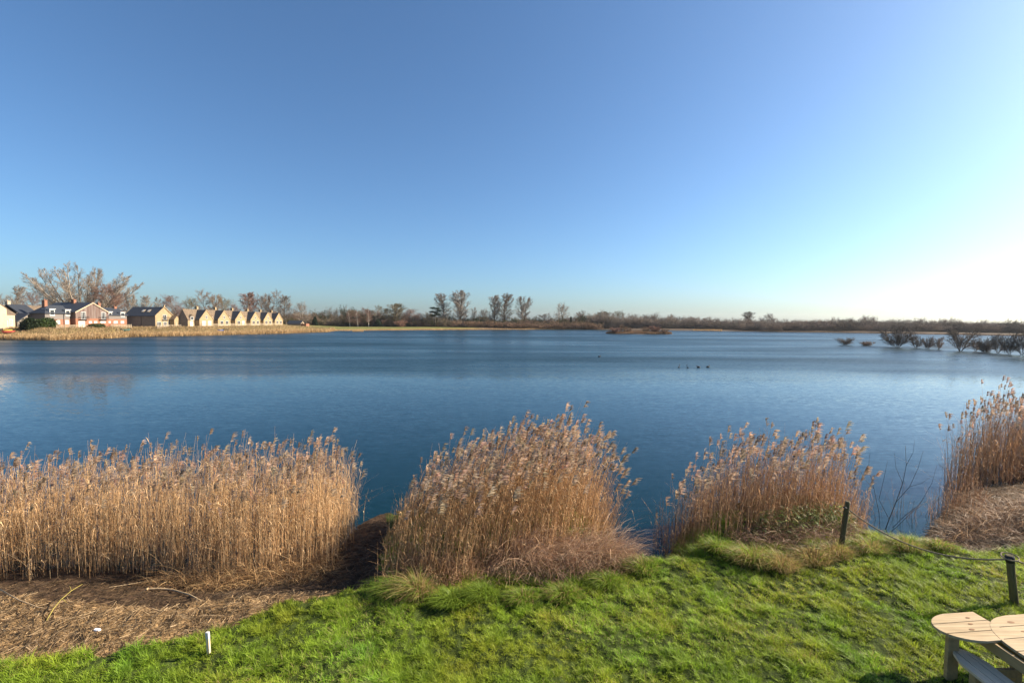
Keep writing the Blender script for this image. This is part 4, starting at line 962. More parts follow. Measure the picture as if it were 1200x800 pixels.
# far reed fringe
def fringe(name, label, pxs, s0, s1, hh0, cnt, cols, wid=.03):
    a = np.arctan2((rng.uniform(*pxs, cnt) - 600), F); r = np.interp(a, faz, frs) + s0 + (s1 - s0) * rng.random(cnt) ** .8
    x, y = np.sin(a) * r, np.cos(a) * r; n = cnt
    b0 = np.column_stack([x, y, np.maximum(height(x, y), WATER) - .05]); H = hh0 * rng.uniform(.6, 1.15, n) * (.65 + .7 * fbm(x * .12, y * .12, 91))
    t = np.linspace(0, 1, 3); C = b0[:, None, :] + (rng.normal(0, .1, (n, 3)) * H[:, None])[:, None, :] * (t ** 2)[None, :, None] ; C[..., 2] = b0[:, None, 2] + H[:, None] * t
    T_ = np.array(cols)[rng.integers(0, len(cols), n)] * rng.uniform(.65, 1.25, (n, 1)) * (.75 + .5 * fbm(x * .08, y * .08, 95))[:, None]
    s = Soup(); ribbons(s, C, np.full((n, 1), wid) * np.array([1, 1, .6])[None, :], rdir(n), T_)
    return tag(s.build(name, M['reed']), label, 'reeds', kind='stuff')
RC = [(.52, .35, .17), (.46, .30, .14), (.56, .40, .22), (.38, .25, .12)]
fringe('far_reeds', 'pale golden reed fringe below the lakeside houses', (-330, 392), -2.2, 2.6, 1.45, 34000, RC, .028)
fringe('bank_grass', 'straw coloured rough grass on the bank between reeds and houses', (-330, 392), 2.5, 15, .55, 30000, [(.38, .25, .13), (.30, .20, .11), (.27, .22, .09), (.42, .29, .16)], .03)
fringe('far_reeds', 'thin pale reed fringe along the field and far shore', (392, 700), -1.2, 1.5, .8, 8000, RC, .03)
fringe('far_reeds', 'short pale reed strip at the water edge past the island', (812, 846), -1.2, 1.5, .9, 1500, RC, .03)
fringe('far_reeds', 'low dull reed fringe along the far open shore', (860, 1500), -1.0, 1.0, .6, 9000, [(.20, .135, .09), (.17, .115, .075)], .03)
fringe('far_reeds', 'little detached tuft of pale reeds off the field shore', (413, 426), -22, -17, .7, 1200, RC, .03)

# island
iz = G(750, 391.5, WATER); I0, I1 = G(712, 391, WATER), G(791, 391.5, WATER)
icx = (I0 + I1) / 2; irx = (I1[0] - I0[0]) / 2
nA_, nR_ = 48, 10; V = [(icx[0], icx[1] + 4, WATER + .55)]; Fs = []
for j in range(1, nR_ + 1):
    for i in range(nA_):
        a = 6.2832 * i / nA_; q = j / nR_; rr = q * (1 + .14 * math.sin(3 * a + 1) * q + .07 * math.sin(7 * a) * q)
        V.append((icx[0] + irx * rr * math.cos(a), icx[1] + 4 + 6 * rr * math.sin(a), WATER + .55 * (1 - q ** 2.2) - .25 * (q > .98)))
for i in range(nA_): Fs.append((0, 1 + i, 1 + (i + 1) % nA_))
for j in range(nR_ - 1):
    for i in range(nA_):
        k = (i + 1) % nA_; Fs.append((1 + j * nA_ + i, 1 + (j + 1) * nA_ + i, 1 + (j + 1) * nA_ + k, 1 + j * nA_ + k))
M['earth'] = mat('island_earth', (.12, .08, .05), .95, .3, .5)
me = bpy.data.meshes.new('island'); me.from_pydata(V, [], Fs); me.update(); tag(link('island', me, M['earth']), 'low brown island in the lake', 'island', kind='structure')
n = 9000; a = rng.uniform(0, 6.28, n); q = np.sqrt(rng.random(n)) * 1.02
x = icx[0] + irx * q * np.cos(a); y = icx[1] + 4 + 5.6 * q * np.sin(a); zz = WATER + .5 * (1 - q ** 2.2)
H = .9 * (.5 + .8 * vnoise(x * .3, y * .3, 5)) * rng.uniform(.6, 1.2, n); t = np.array([0, .5, 1.0])
b0 = np.column_stack([x, y, zz - .1]); C = b0[:, None, :] + (rng.normal(0, .15, (n, 3)) * H[:, None])[:, None, :] * t[None, :, None]; C[..., 2] = b0[:, None, 2] + H[:, None] * t
s = Soup(); ribbons(s, C, np.full((n, 3), .03), rdir(n), np.array([(.34, .22, .13), (.25, .15, .09), (.20, .13, .085)])[rng.integers(0, 3, n)] * rng.uniform(.6, 1.2, (n, 1)))
tag(s.build('island_reeds', M['reed']), 'short russet reeds covering the low island', 'reeds', kind='stuff')
for px, ty, wp, dy, k, lab in [(721, 383.5, 12, 2, 'bush2', 'round reddish bush at the near tip of the island'), (728, 379.5, 5, 5, 'vbush', 'narrow pale stemmed bush, highest on the island'), (735, 382.5, 11, 4, 'bush', 'brown bush beside the highest island bush'),
                            (757, 382.5, 11, 4, 'bush', 'brown bush at the middle of the island'), (768, 381.5, 13, 3, 'bush2', 'wide brown bush past the middle of the island'), (779, 384.5, 10, 2, 'bush', 'low brown bush near the far tip of the island')]:
    T(k, px, icx[1] + dy, ty, wp, lab, 'twig_red' if k == 'bush2' else 'twig_brown', name='bare_bush', group='island bushes', cat='bush', base_z=WATER + .3)

# flooded bushes standing in the water
def fb(px, by, ty, wp, k, lab, tw='twig_dark'):
    p = G(px, by, WATER); T(k, px, p[1], ty, wp, lab, tw, 'twig_dark', 'flooded_bush', 'flooded bushes in the lake', 'bush', base_z=WATER - .1)
fb(992, 404.2, 395, 18, 'bush', 'small spreading flooded bush, outermost in the open water')
fb(1016, 405, 399.5, 13, 'bush2', 'tiny straw coloured flooded bush between the outermost and the biggest bushes', 'twig_brown')
fb(1053, 407, 382.5, 34, 'bush', 'broad dark flooded bush, first big one from the open water')
fb(1074.5, 407.5, 393, 15, 'vbush', 'small V shaped flooded bush next to the first big bush')
fb(1089.5, 408.6, 394, 12, 'bush', 'thin airy flooded bush between the two V shaped bushes', 'twig_brown')
fb(1101.5, 409, 394.5, 11, 'vbush', 'small upright flooded bush before the second big bush', 'twig_brown')
fb(1127, 411.2, 384, 30, 'vbush', 'large V shaped dark flooded bush, middle of the line')
fb(1145, 411.5, 398, 10, 'vbush', 'wispy flooded bush beside the large V shaped one', 'twig_brown')
fb(1156, 412.6, 396, 17, 'bush2', 'low spreading flooded bush with a thick dark base')
fb(1171, 413.6, 391, 16, 'vbush', 'dark upright flooded bush with crowded stems', 'twig_dark')
fb(1185, 414.8, 390, 18, 'bush', 'round headed flooded bush, second from the picture edge')
fb(1200, 415.6, 388, 20, 'vbush', 'dark flooded bush cut by the picture edge')

# ------------------------------------------------------------------ lakeside houses (gables face +x)
def yx(px, X): return X * F / (px - 600)          # depth at which a facade plane x = X shows at a column
def zy(py, px, dep): return D(px, py, dep)[2]
def gable_y(mbw, mbr, x0, x1, y0, y1, z0, ze, zr, oh=.35, th=.16):
    """block whose gables face +x / -x (ridge along x)"""
    ym = (y0 + y1) / 2
    mbw.prism([(x0, y0, z0), (x0, y1, z0), (x0, y1, ze), (x0, ym, zr), (x0, y0, ze)], (0, 0, 0), (x1 - x0, 0, 0))
    k = (zr - ze) / (ym - y0)
    for s_, ya in ((-1, y0), (1, y1)):
        yo = ya + s_ * oh; zo = ze - oh * k
        mbr.prism([(x0 - oh, yo, zo + .03), (x0 - oh, ym, zr + .03), (x0 - oh, ym, zr + .03 + th), (x0 - oh, yo, zo + .03 + th)], (0, 0, 0), (x1 - x0 + oh * 1.6, 0, 0))
def gable_x(mbw, mbr, x0, x1, y0, y1, z0, ze, zr, oh=.35, th=.16):
    xm = (x0 + x1) / 2
    mbw.prism([(x0, y0, z0), (x1, y0, z0), (x1, y0, ze), (xm, y0, zr), (x0, y0, ze)], (0, 0, 0), (0, y1 - y0, 0))
    k = (zr - ze) / (xm - x0)
    for s_, xa in ((-1, x0), (1, x1)):
        xo = xa + s_ * oh; zo = ze - oh * k
        mbr.prism([(xo, y0 - oh, zo + .03), (xm, y0 - oh, zr + .03), (xm, y0 - oh, zr + .03 + th), (xo, y0 - oh, zo + .03 + th)], (0, 0, 0), (0, y1 - y0 + 2 * oh, 0))
def chimney(parent, off, cx, cy, z0, z1, w_=.9, m='brick', d_=None):
    d_ = d_ or w_
    o = MB().box(cx - w_ / 2, cx + w_ / 2, cy - d_ / 2, cy + d_ / 2, z0, z1).box(cx - w_ / 2 - .07, cx + w_ / 2 + .07, cy - d_ / 2 - .07, cy + d_ / 2 + .07, z1 + .002, z1 + .15).build('chimney', M[m], parent, off)
    MB().tube([(cx, cy, z1 + .15), (cx, cy, z1 + .55)], [.14, .11], 8).build('chimney_pot', M[m], o)
    o.children[0].location = (-off[0] + off[0] * 1 - off[0], -off[1], -off[2]) if False else (0, 0, 0)
    for v in o.children[0].data.vertices: v.co.x -= off[0]; v.co.y -= off[1]; v.co.z -= off[2]
    return o
def win(parent, off, X, y0, y1, z0, z1, kind='window', bars=1, m='glass', fw=.12):
    """window in a wall facing +x, frame standing proud"""
    mb = MB(); x0, x1 = X - .02, X + .07
    mb.box(x0, x1, y0, y1, z0, z0 + fw).box(x0, x1, y0, y1, z1 - fw, z1).box(x0, x1, y0, y0 + fw, z0 + fw, z1 - fw).box(x0, x1, y1 - fw, y1, z0 + fw, z1 - fw)
    for i in range(bars):
        yb = y0 + (y1 - y0) * (i + 1) / (bars + 1); mb.box(x0, x1 - .01, yb - .05, yb + .05, z0 + fw, z1 - fw)
    f = mb.build(kind, M['white'], parent, off)
    MB().box(X - .01, X + .03, y0 + fw * .5, y1 - fw * .5, z0 + fw * .5, z1 - fw * .5).build('pane', M[m], f, off)
    return f
def balcony(parent, off, X, y0, y1, z):
    mb = MB().box(X + .003, X + .75, y0, y1, z - .12, z)
    for yy_ in np.linspace(y0, y1, 9): mb.box(X + .70, X + .74, yy_ - .025, yy_ + .025, z, z + .95)
    mb.box(X + .68, X + .76, y0, y1, z + .95, z + 1.02)
    for yy_ in (y0, y1): mb.box(X + .003, X + .70, yy_ - .03, yy_ + .03, z + .90, z + .97).box(X + .003, X + .70, yy_ - .03, yy_ + .03, z + .45, z + .5)
    return mb.build('balcony', M['iron'], parent, off)

# --- brown clad house
X0 = -141.0; yA, yB, yC, yD, yE = 138.8, 146.6, 147.2, 159.2, 167.8
gz = hz(X0, 150) - .2
hb = empty('clad_house', (X0, 150, gz), 'long lakeside house with brown timber gable over red brick', 'house'); off = (X0, 150, gz)
zc = zy(373.0, 110, yx(110, X0)); zE = zy(365.5, 92, yx(92, X0)); zR = zy(355.2, 110, yx(110, X0))
wl, rf = MB(), MB(); gable_y(wl, rf, X0 - 12, X0, yC, yD, zc, zE, zR)
wl.build('timber_gable', M['clad'], hb, off); ro = rf.build('roof', M['slate'], hb, off)
wl2 = MB().box(X0 - 12, X0 - .05, yC, yD, gz - 1, zc); wl2.box(X0 - 5.7, X0 - 1.3, yA, yB, gz - 1, zc - .3); wl2.box(X0 - 8, X0 - .9, yD, yE, gz - 1, zc - .2); wl2.build('brick_wall', M['brick'], hb, off)
# bargeboards
ym = (yC + yD) / 2; mb = MB()
for s_, ya in ((-1, yC), (1, yD)):
    kk = (zR - zE) / (ym - yC); yo = ya + s_ * .35; zo = zE - .35 * kk
    mb.prism([(X0 + .22, yo, zo - .15), (X0 + .22, ym, zR - .12), (X0 + .22, ym, zR + .22), (X0 + .22, yo, zo + .2)], (0, 0, 0), (.06, 0, 0))
mb.build('bargeboard', M['cream'], hb, off)
zwl = zy(366.6, 66, 141); zrl = zy(357.8, 66, 145)
wl = MB().box(X0 - 5.7, X0 - 1.3, yA, yB, zc - .3, zwl); xm_ = X0 - 3.5; o_ = .35
rf = MB(); rf.v = [(X0 - 1.3 + o_, yA - o_, zwl - .1), (X0 - 1.3 + o_, yB, zwl - .1), (X0 - 5.7 - o_, yB, zwl - .1), (X0 - 5.7 - o_, yA - o_, zwl - .1), (xm_, yA + 2.6, zrl), (xm_, yB, zrl),
        (X0 - 1.3 + o_, yA - o_, zwl - .25), (X0 - 1.3 + o_, yB, zwl - .25), (X0 - 5.7 - o_, yB, zwl - .25), (X0 - 5.7 - o_, yA - o_, zwl - .25)]
rf.f = [[0, 1, 5, 4], [1, 2, 5], [2, 3, 4, 5], [3, 0, 4], [0, 6, 7, 1], [1, 7, 8, 2], [2, 8, 9, 3], [3, 9, 6, 0], [6, 9, 8, 7]]; wl.build('side_wing_wall', M['cladgrey'], hb, off); rf.build('side_wing_roof', M['slate'], hb, off)
zwr = zy(369.0, 140, 163); zrr = zy(361.3, 140, 166)
wl, rf = MB(), MB(); gable_x(wl, rf, X0 - 8, X0 - .9, yD, yE, zc - .2, zwr, zrr); wl.build('side_wing_wall', M['cladgrey'], hb, off); rf.build('side_wing_roof', M['slate'], hb, off)
def dormer(X, y0, y1, z0, z1):
    d_ = MB().box(X - 2.2, X + .12, y0, y1, z0, z1).box(X - 2.3, X + .3, y0 - .2, y1 + .2, z1 + .002, z1 + .2).build('dormer', M['white'], hb, off)
    MB().box(X + .10, X + .15, y0 + .2, y1 - .2, z0 + .3, z1 - .25).build('pane', M['glass'], d_, off)
Xl = X0 - 1.3; Xr = X0 - .9
def yl(px): return yx(px, Xl)
dormer(Xl, yl(58.5), yl(64.5), zwl - .9, zwl + 1.1); dormer(Xl, yl(77), yl(82.5), zwl - .9, zwl + 1.0)
dormer(Xr, yx(127.5, Xr), yx(131.5, Xr), zwr - .3, zwr + 1.0); dormer(Xr, yx(141.5, Xr), yx(146.5, Xr), zwr - .7, zwr + .9)
fz0 = zy(374, 98, yx(98, X0)); fz1 = zy(365.3, 98, yx(98, X0))
for a_, b_ in ((95.3, 101), (119, 124.3)):
    win(hb, off, X0, yx(a_, X0), yx(b_, X0), fz0, fz1, 'french_window', 2); balcony(hb, off, X0, yx(a_ - 2.6, X0), yx(b_ + 1.3, X0), fz0 - .05)
bz0, bz1 = zy(380.2, 100, 154), zy(376.2, 100, 154)
win(hb, off, X0 - .05, yx(92.2, X0), yx(99.8, X0), gz + .1, bz1 + .1, 'patio_door', 2, 'blind')
for a_, b_ in ((104.3, 108), (110.5, 114.2), (118, 124), (127.5, 130)): win(hb, off, X0 - .05, yx(a_, X0), yx(b_, X0), bz0 + .5, bz1, 'window', 1, 'blind')
for a_, b_ in ((66, 70.5), (76.5, 81)): win(hb, off, Xl, yl(a_), yl(b_), zy(379.8, 70, 142), zy(375, 70, 142), 'window', 1, 'blind')
for a_, b_ in ((133.3, 138), (141.5, 145.5)): win(hb, off, Xr, yx(a_, Xr), yx(b_, Xr), zy(379, 138, 163), zy(376, 138, 163), 'window', 1, 'blind')
chimney(hb, off, X0 - 3.6, yA + 2.3, zrl - 1, zy(352, 62, 141), .9, 'brick'); chimney(hb, off, X0 - 6, ym - .2, zR - 1, zy(351.3, 104, 153), .9, 'brick'); chimney(hb, off, X0 - 4.5, yD + 1.2, zrr - 1, zy(355.5, 128, 160), .9, 'brick')
chimney(hb, off, X0 - 4.5, yE - 1, zrr - 1, zy(359.5, 141, 166), 1.0, 'brick')
for yy_ in (yl(75), yD + .4): MB().tube([(Xl + .1 if yy_ < 150 else Xr + .1, yy_, gz), (Xl + .1 if yy_ < 150 else Xr + .1, yy_, zwl if yy_ < 150 else zwr)], .07, 6).build('drainpipe', M['iron'], hb, off)

# --- cottage with dark roof
X1 = -133.0; y0, y1 = yx(182.3, X1), yx(203.2, X1); ym = (y0 + y1) / 2; gz = hz(X1 - 4, ym) - .2
co = empty('stone_cottage', (X1, ym, gz), 'stone cottage with black slate roof, skylights and a balcony in its gable', 'house'); off = (X1, ym, gz)
zE = zy(370.2, 182, y0); zR = zy(360.2, 194, ym)
wl, rf = MB(), MB(); gable_y(wl, rf, X1 - 11.5, X1, y0, y1, gz - 2, zE, zR, oh=.3); wl.build('wall', M['stone'], co, off); ro = rf.build('roof', M['slate'], co, off)
MB().box(X1 - 11.45, X1 - .05, y0 - .03, y0 - .003, gz - 1.9, zE - .25).build('side_wall_shade', M['greystone_and_shade'], co, off)  # thin darker sheet painting shade on the side turned from the sun
mb = MB()
k = (zR - zE) / (ym - y0)
for s_, ya in ((-1, y0), (1, y1)):
    mb.prism([(X1 + .0, ya + s_ * .32, zE - .32 * k - .02), (X1 + .0, ym, zR - .02), (X1 + .0, ym, zR + .36), (X1 + .0, ya + s_ * .32, zE - .32 * k + .34)], (0, 0, 0), (.24, 0, 0))
mb.build('gable_coping', M['stone'], co, off)
for px in (167.3, 173.8):
    xx = (px - 600) / F * (y0 + 1.7); t_ = .52; yy_ = y0 + (ym - y0) * t_; zz = zE + (zR - zE) * t_ + .22
    n_ = np.array([0, -(zR - zE), (ym - y0)]); n_ = n_ / np.linalg.norm(n_); sl = np.array([0, (ym - y0), (zR - zE)]); sl /= np.linalg.norm(sl)
    c = np.array([xx, yy_, zz]); e = np.array([.5, 0, 0])
    sky_ = MB().quadbox([c - e - sl * .75, c + e - sl * .75, c + e + sl * .75, c - e + sl * .75] + [q + n_ * .1 for q in (c - e - sl * .75, c + e - sl * .75, c + e + sl * .75, c - e + sl * .75)]).build('skylight', M['stone'], co, off)
    e2 = np.array([.38, 0, 0]); MB().quadbox([c - e2 - sl * .6 + n_ * .08, c + e2 - sl * .6 + n_ * .08, c + e2 + sl * .6 + n_ * .08, c - e2 + sl * .6 + n_ * .08] + [q + n_ * .12 for q in (c - e2 - sl * .6, c + e2 - sl * .6, c + e2 + sl * .6, c - e2 + sl * .6)]).build('pane', M['blind'], sky_, off)
z0_ = zy(374.5, 193, ym); win(co, off, X1, yx(191.2, X1), yx(195.4, X1), z0_, zy(368.5, 193, ym), 'french_window', 1); balcony(co, off, X1, yx(190.2, X1), yx(197, X1), z0_)
for a_, b_ in ((184, 189), (191.5, 195.5), (197, 202)): win(co, off, X1, yx(a_, X1), yx(b_, X1), gz + .3, zy(376.8, 193, ym), 'ground_window', 2)
MB().tube([(X1 - 5.2, y0 - .12, gz), (X1 - 5.2, y0 - .12, zE - .2)], .06, 6).build('drainpipe', M['iron'], co, off)
MB().box(X1 - .3, X1 + .2, ym - .22, ym + .22, zR + .3, zR + .9).build('finial', M['stone'], co, off)
# tiny outbuilding
Xo = -131.0; ya, yb = yx(204.5, Xo), yx(211, Xo); gz = hz(Xo, ya) - .1; ob = empty('outbuilding', (Xo, ya, gz), 'tiny stone outbuilding with steep roof beside the dark roofed cottage', 'outbuilding')
wl, rf = MB(), MB(); gable_y(wl, rf, Xo - 1.7, Xo, ya, yb, gz - .5, zy(374.5, 207, ya), zy(370.2, 208, ya), oh=.15); wl.build('wall', M['stone'], ob, (Xo, ya, gz)); rf.build('roof', M['tile'], ob, (Xo, ya, gz))
MB().box(Xo - .01, Xo + .04, ya + .7, ya + 1.5, gz, gz + 1.8).build('door', M['deckwood'], ob, (Xo, ya, gz))

# --- terrace of six stone gables
XT = -126.0
apex = [242.2, 263, 282.3, 299.6, 314.3, 327.0]
ords = ['nearest', 'second', 'third', 'fourth', 'fifth', 'farthest']
labs = ['stone terraced house nearest the cottage, with an end wall in shade', 'second stone terraced house counted from the cottage', 'third stone terraced house counted from the cottage, gable behind pale fence',
        'fourth stone terraced house counted from the cottage', 'fifth stone terraced house, next to the far end one', 'farthest stone terraced house at the hut end of the row']
ya_ = [yx(p, XT) for p in apex]
for i, yc in enumerate(ya_):
    pitch = (ya_[i + 1] - yc) if i < 5 else 9.5; prev = (yc - ya_[i - 1]) if i else 13.5
    gz = hz(XT - 2, yc) - .15; th_ = empty('terraced_house', (XT, yc, gz), labs[i], 'house', 'stone terrace by the lake'); off = (XT, yc, gz)
    zR_ = zy(363.4 + i * .72, apex[i], yc); hw = 4.25; zE_ = zR_ - 3.9; lo_y = yc - prev + hw + .0 if i else yc - hw - 4.0
    wl, rf = MB(), MB(); gable_y(wl, rf, XT - 5.5, XT, yc - hw, yc + hw, gz - 1, zE_, zR_, oh=.22)
    wl.build('gable_wall', M['stone'], th_, off); rf.build('gable_roof', M['slate'], th_, off)
    # main range behind, ridge along the row
    Xb = XT - 1.8; wl, rf = MB(), MB(); yhi = yc + hw + (0 if i < 5 else .4)
    gable_x(wl, rf, Xb - 4, Xb, lo_y, yc + hw - .02, gz - 1, zE_ - .1, zR_ + .12, oh=.12)
    wl.build('wall', M['stone'], th_, off); rf.build('roof', M['tile'], th_, off)
    if i == 0: MB().prism([(Xb - 3.9, lo_y - .02, gz - .9), (Xb - .1, lo_y - .02, gz - .9), (Xb - .1, lo_y - .02, zE_ - .2), (Xb - 2, lo_y - .02, zR_ - .15), (Xb - 3.9, lo_y - .02, zE_ - .2)], (0, 0, 0), (0, -.03, 0)).build('end_wall_shade', M['greystone_and_shade'], th_, off)  # darker sheet over the stone paints the shade on this end
    mb = MB(); k = (zR_ - zE_) / hw
    for s_ in (-1, 1): mb.prism([(XT + .0, yc + s_ * (hw + .22), zE_ - .22 * k), (XT + .0, yc, zR_), (XT + .0, yc, zR_ + .3), (XT + .0, yc + s_ * (hw + .22), zE_ - .22 * k + .3)], (0, 0, 0), (.16, 0, 0))
    mb.build('gable_coping', M['stone'], th_, off)
    chimney(th_, off, XT - 4.2, yc + .4, zR_ - .6, zR_ + 1.35, .8, 'stone', .9)
    win(th_, off, XT, yc - .55, yc + .55, zE_ + .4, zE_ + 1.7, 'window', 1)
    if i == 0: win(th_, off, XT, yc - 2.7, yc - .6, gz + .4, gz + 2.3, 'patio_door', 1, 'blind')
    else: win(th_, off, XT, yc - 2.7, yc - .6, gz + .4, gz + 2.3, 'patio_door', 1)
    win(th_, off, XT, yc + .9, yc + 2.9, gz + .4, gz + 2.3, 'window', 1, 'blind' if i in (0, 2) else 'glass')
    d_ = MB().box(Xb - 1.6, Xb + .14, yc - hw - 2.6, yc - hw - 1.0, zE_ - .2, zE_ + 1.3).build('dormer', M['white'], th_, off)
    MB().prism([(Xb - 1.7, yc - hw - 2.8, zE_ + 1.303), (Xb - 1.7, yc - hw - 1.8, zE_ + 2.1), (Xb - 1.7, yc - hw - .8, zE_ + 1.303)], (0, 0, 0), (1.95, 0, 0)).build('dormer_roof', M['tile'], d_, off)
    MB().box(Xb + .13, Xb + .17, yc - hw - 2.4, yc - hw - 1.2, zE_ + .05, zE_ + 1.1).build('pane', M['glass'], d_, off)
    win(th_, off, Xb, yc - hw - 2.9, yc - hw - 1.2, gz + .2, gz + 2.2, 'door', 1, 'blind' if i == 0 else 'glass')

# --- cream house and stone barn at the picture edge
XC = -146.0; ya, yb = yx(-14, XC), yx(18, XC); gz = hz(XC, 132) - .2
ch = empty('cream_house', (XC, ya, gz), 'cream rendered house with stone tiled roof cut by the picture edge', 'house'); off = (XC, ya, gz)
wl, rf = MB(), MB(); gable_y(wl, rf, XC - 9, XC + .4, yx(-20, XC), yx(7, XC), gz - 1, zy(361.5, 5, 131), zy(352, -8, 127), oh=.2); wl.build('gable_wall', M['cream'], ch, off); rf.build('gable_roof', M['tile'], ch, off)
wl, rf = MB(), MB(); gable_x(wl, rf, XC - 8, XC, yx(7, XC) + .05, yb, gz - 1, zy(368.3, 12, 132), zy(358, 12, 136), oh=.2); wl.build('wing_wall', M['cream'], ch, off); rf.build('wing_roof', M['tile'], ch, off)
chimney(ch, off, XC - 3, yx(6.3, XC), zy(358, 7, 131), zy(350.5, 7, 131), 1.3, 'greystone_and_shade')
win(ch, off, XC, yx(6.5, XC) + .1, yx(8, XC) + .3, gz + .1, zy(375.5, 7, 131), 'door', 0, 'blind'); win(ch, off, XC, yx(11, XC), yx(15, XC), gz + .8, zy(374, 12, 131), 'window', 1, 'cream')
XB = -158.0; gz = hz(XB, 158) - .2
lh = empty('tiled_house', (XB, 160, gz), 'long low house with brown tiled roof behind the cream house', 'house'); off = (XB, 160, gz)
wl, rf = MB(), MB(); gable_x(wl, rf, XB - 8, XB, yx(10, XB), yx(57, XB) + 8, gz - 1, zy(369, 35, 150), zy(358.8, 35, 154), oh=.2); wl.build('wall', M['stone'], lh, off); rf.build('roof', M['tile'], lh, off)
chimney(lh, off, XB - 4, yx(21, XB) + 1, zy(360, 21, 149), zy(353.6, 21, 149), .9, 'cream'); win(lh, off, XB, yx(28, XB), yx(31, XB), gz + .5, gz + 1.9, 'window', 1)
# barn with one long dark roof slope
XN = -146.5; yb0, yb1 = yx(22, XN), yx(34, XN); gz = hz(XN, 137) - .2
br = empty('stone_barn', (XN, yb0, gz), 'stone barn with a long dark slate roof slope beside the clad house', 'barn'); off = (XN, yb0, gz)
zl, zh, zm = zy(377.5, 20, 135), zy(357.8, 57, 139), zy(368.2, 33, 137)
XM = XN - 9
wl = MB().prism([(XN, yx(20.5, XN), gz - 1), (XN, yx(33, XN), gz - 1), (XN, yx(33, XN), zm - .15), (XN, yx(20.5, XN), zl - .15)], (0, 0, 0), (-10, 0, 0))
wl.prism([(XN - 3, yx(33, XN) + .01, gz - 1), (XN - 3, yx(54, XN), gz - 1), (XN - 3, yx(54, XN), zm - .2), (XN - 3, yx(33, XN) + .01, zm - .2)], (0, 0, 0), (-7, 0, 0)); wl.build('wall', M['greystone_and_shade'], br, off)
yy0, yy1, yy2 = yx(19, XN), yx(34, XN), yx(56, XN)
rf = MB().prism([(XN + .3, yy0, zl), (XN + .3, yy1, zm + .1), (XN + .3, yy1, zm + .35), (XN + .3, yy0, zl + .25)], (0, 0, 0), (-10.5, 0, 0))
rf.prism([(XN - 2.5, yy1 + .01, zm - .1), (XN - 6.5, yy1 + .01, zh), (XN - 6.5, yy1 + .01, zh + .25), (XN - 2.5, yy1 + .01, zm + .15)], (0, 0, 0), (0, yy2 - yy1, 0))
rf.prism([(XN - 10.5, yy1 + .01, zm - .1), (XN - 10.5, yy1 + .01, zm + .15), (XN - 6.51, yy1 + .01, zh + .25), (XN - 6.51, yy1 + .01, zh)], (0, 0, 0), (0, yy2 - yy1, 0))
rf.build('roof', M['slate'], br, off)
MB().box(XN - 2.0, XN - 1.2, yx(42, XN), yx(42, XN) + .9, gz, zy(368, 43, 139)).build('gate_pillar', M['stone'], br, off)

# --- hut, hedge, boats and garden pieces
Xh = -112.0; ya, yb = yx(337, Xh), yx(352, Xh); gz = hz(Xh, 233)
hd = 236.0; hx0, hx1 = (337 - 600) / F * hd, (352 - 600) / F * hd; hx2 = (358.5 - 600) / F * hd; gz = hz(hx1, hd)
hu = empty('lakeside_hut', (hx1, hd, gz), 'brown timber hut with dark roof at the end of the reeds', 'hut'); off = (hx1, hd, gz)
wl, rf = MB(), MB(); gable_y(wl, rf, hx0, hx1, hd, hd + 5, gz - .5, zy(379.3, 350, hd), zy(375.8, 345, hd), oh=.4); wl.build('wall', M['deckwood'], hu, off); rf.build('roof', M['slate'], hu, off)
MB().box(hx1 + .02, hx2, hd + .3, hd + 4, gz - .5, gz + 1.1).build('brick_wall', M['brick'], hu, off)
MB().box(hx1 - .01, hx1 + .05, hd + 1.6, hd + 2.6, gz, gz + 1.9).build('door', M['iron'], hu, off)
ph = D(698.5, 384.2, 292); zb = hz(ph[0], 292)
kb = empty('shore_hut', (ph[0], 292, zb), 'tiny pinkish hut at the water line under the far scrub', 'hut'); wl, rf = MB(), MB(); gable_y(wl, rf, ph[0] - 1.0, ph[0] + 1.0, 292, 294, zb - .2, zb + .9, zb + 1.4, oh=.1)
wl.build('wall', M['cream'], kb, (ph[0], 292, zb)); rf.build('roof', M['red'], kb, (ph[0], 292, zb))

def hedge(px0, px1, X, ty, lab, cols):
    ya, yb = yx(px0, X), yx(px1, X); n = 5200; gz = hz(X, ya)
    yv = rng.uniform(ya, yb, n); hh_ = (zy(ty, (px0 + px1) / 2, (ya + yb) / 2) - gz)
    f = (yv - ya) / (yb - ya); prof = hh_ * (1 - (2 * f - 1) ** 4 * .7) * (.8 + .35 * vnoise(yv * .9, yv * 0, 3))
    o = np.column_stack([X + rng.normal(0, .7, n), yv, gz + prof * rng.random(n) ** .6]); d = runit(n); C = o[:, None, :] + d[:, None, :] * np.array([0, .15, .3])[None, :, None]
    s = Soup(); ribbons(s, C, np.full((n, 3), .09), unit(np.cross(d, runit(n))), np.array(cols)[rng.integers(0, len(cols), n)] * rng.uniform(.6, 1.3, (n, 1)))
    off = (X, (ya + yb) / 2, gz); ob = s.build('hedge', M['leaf_dark'], off=off); ob.location = off; return tag(ob, lab, 'hedge', 'evergreen hedges by the houses')
hedge(27, 41, -139, 374, 'very dark evergreen hedge beside the cream house', [(.02, .032, .012), (.03, .045, .015)])
hedge(43, 63, -138.5, 373.5, 'brighter green hedge in front of the clad house', [(.05, .085, .02), (.035, .06, .015), (.08, .11, .03)])
hedge(108, 118, -131, 380, 'small green garden bush before the clad gable', [(.06, .085, .025), (.09, .10, .035)])

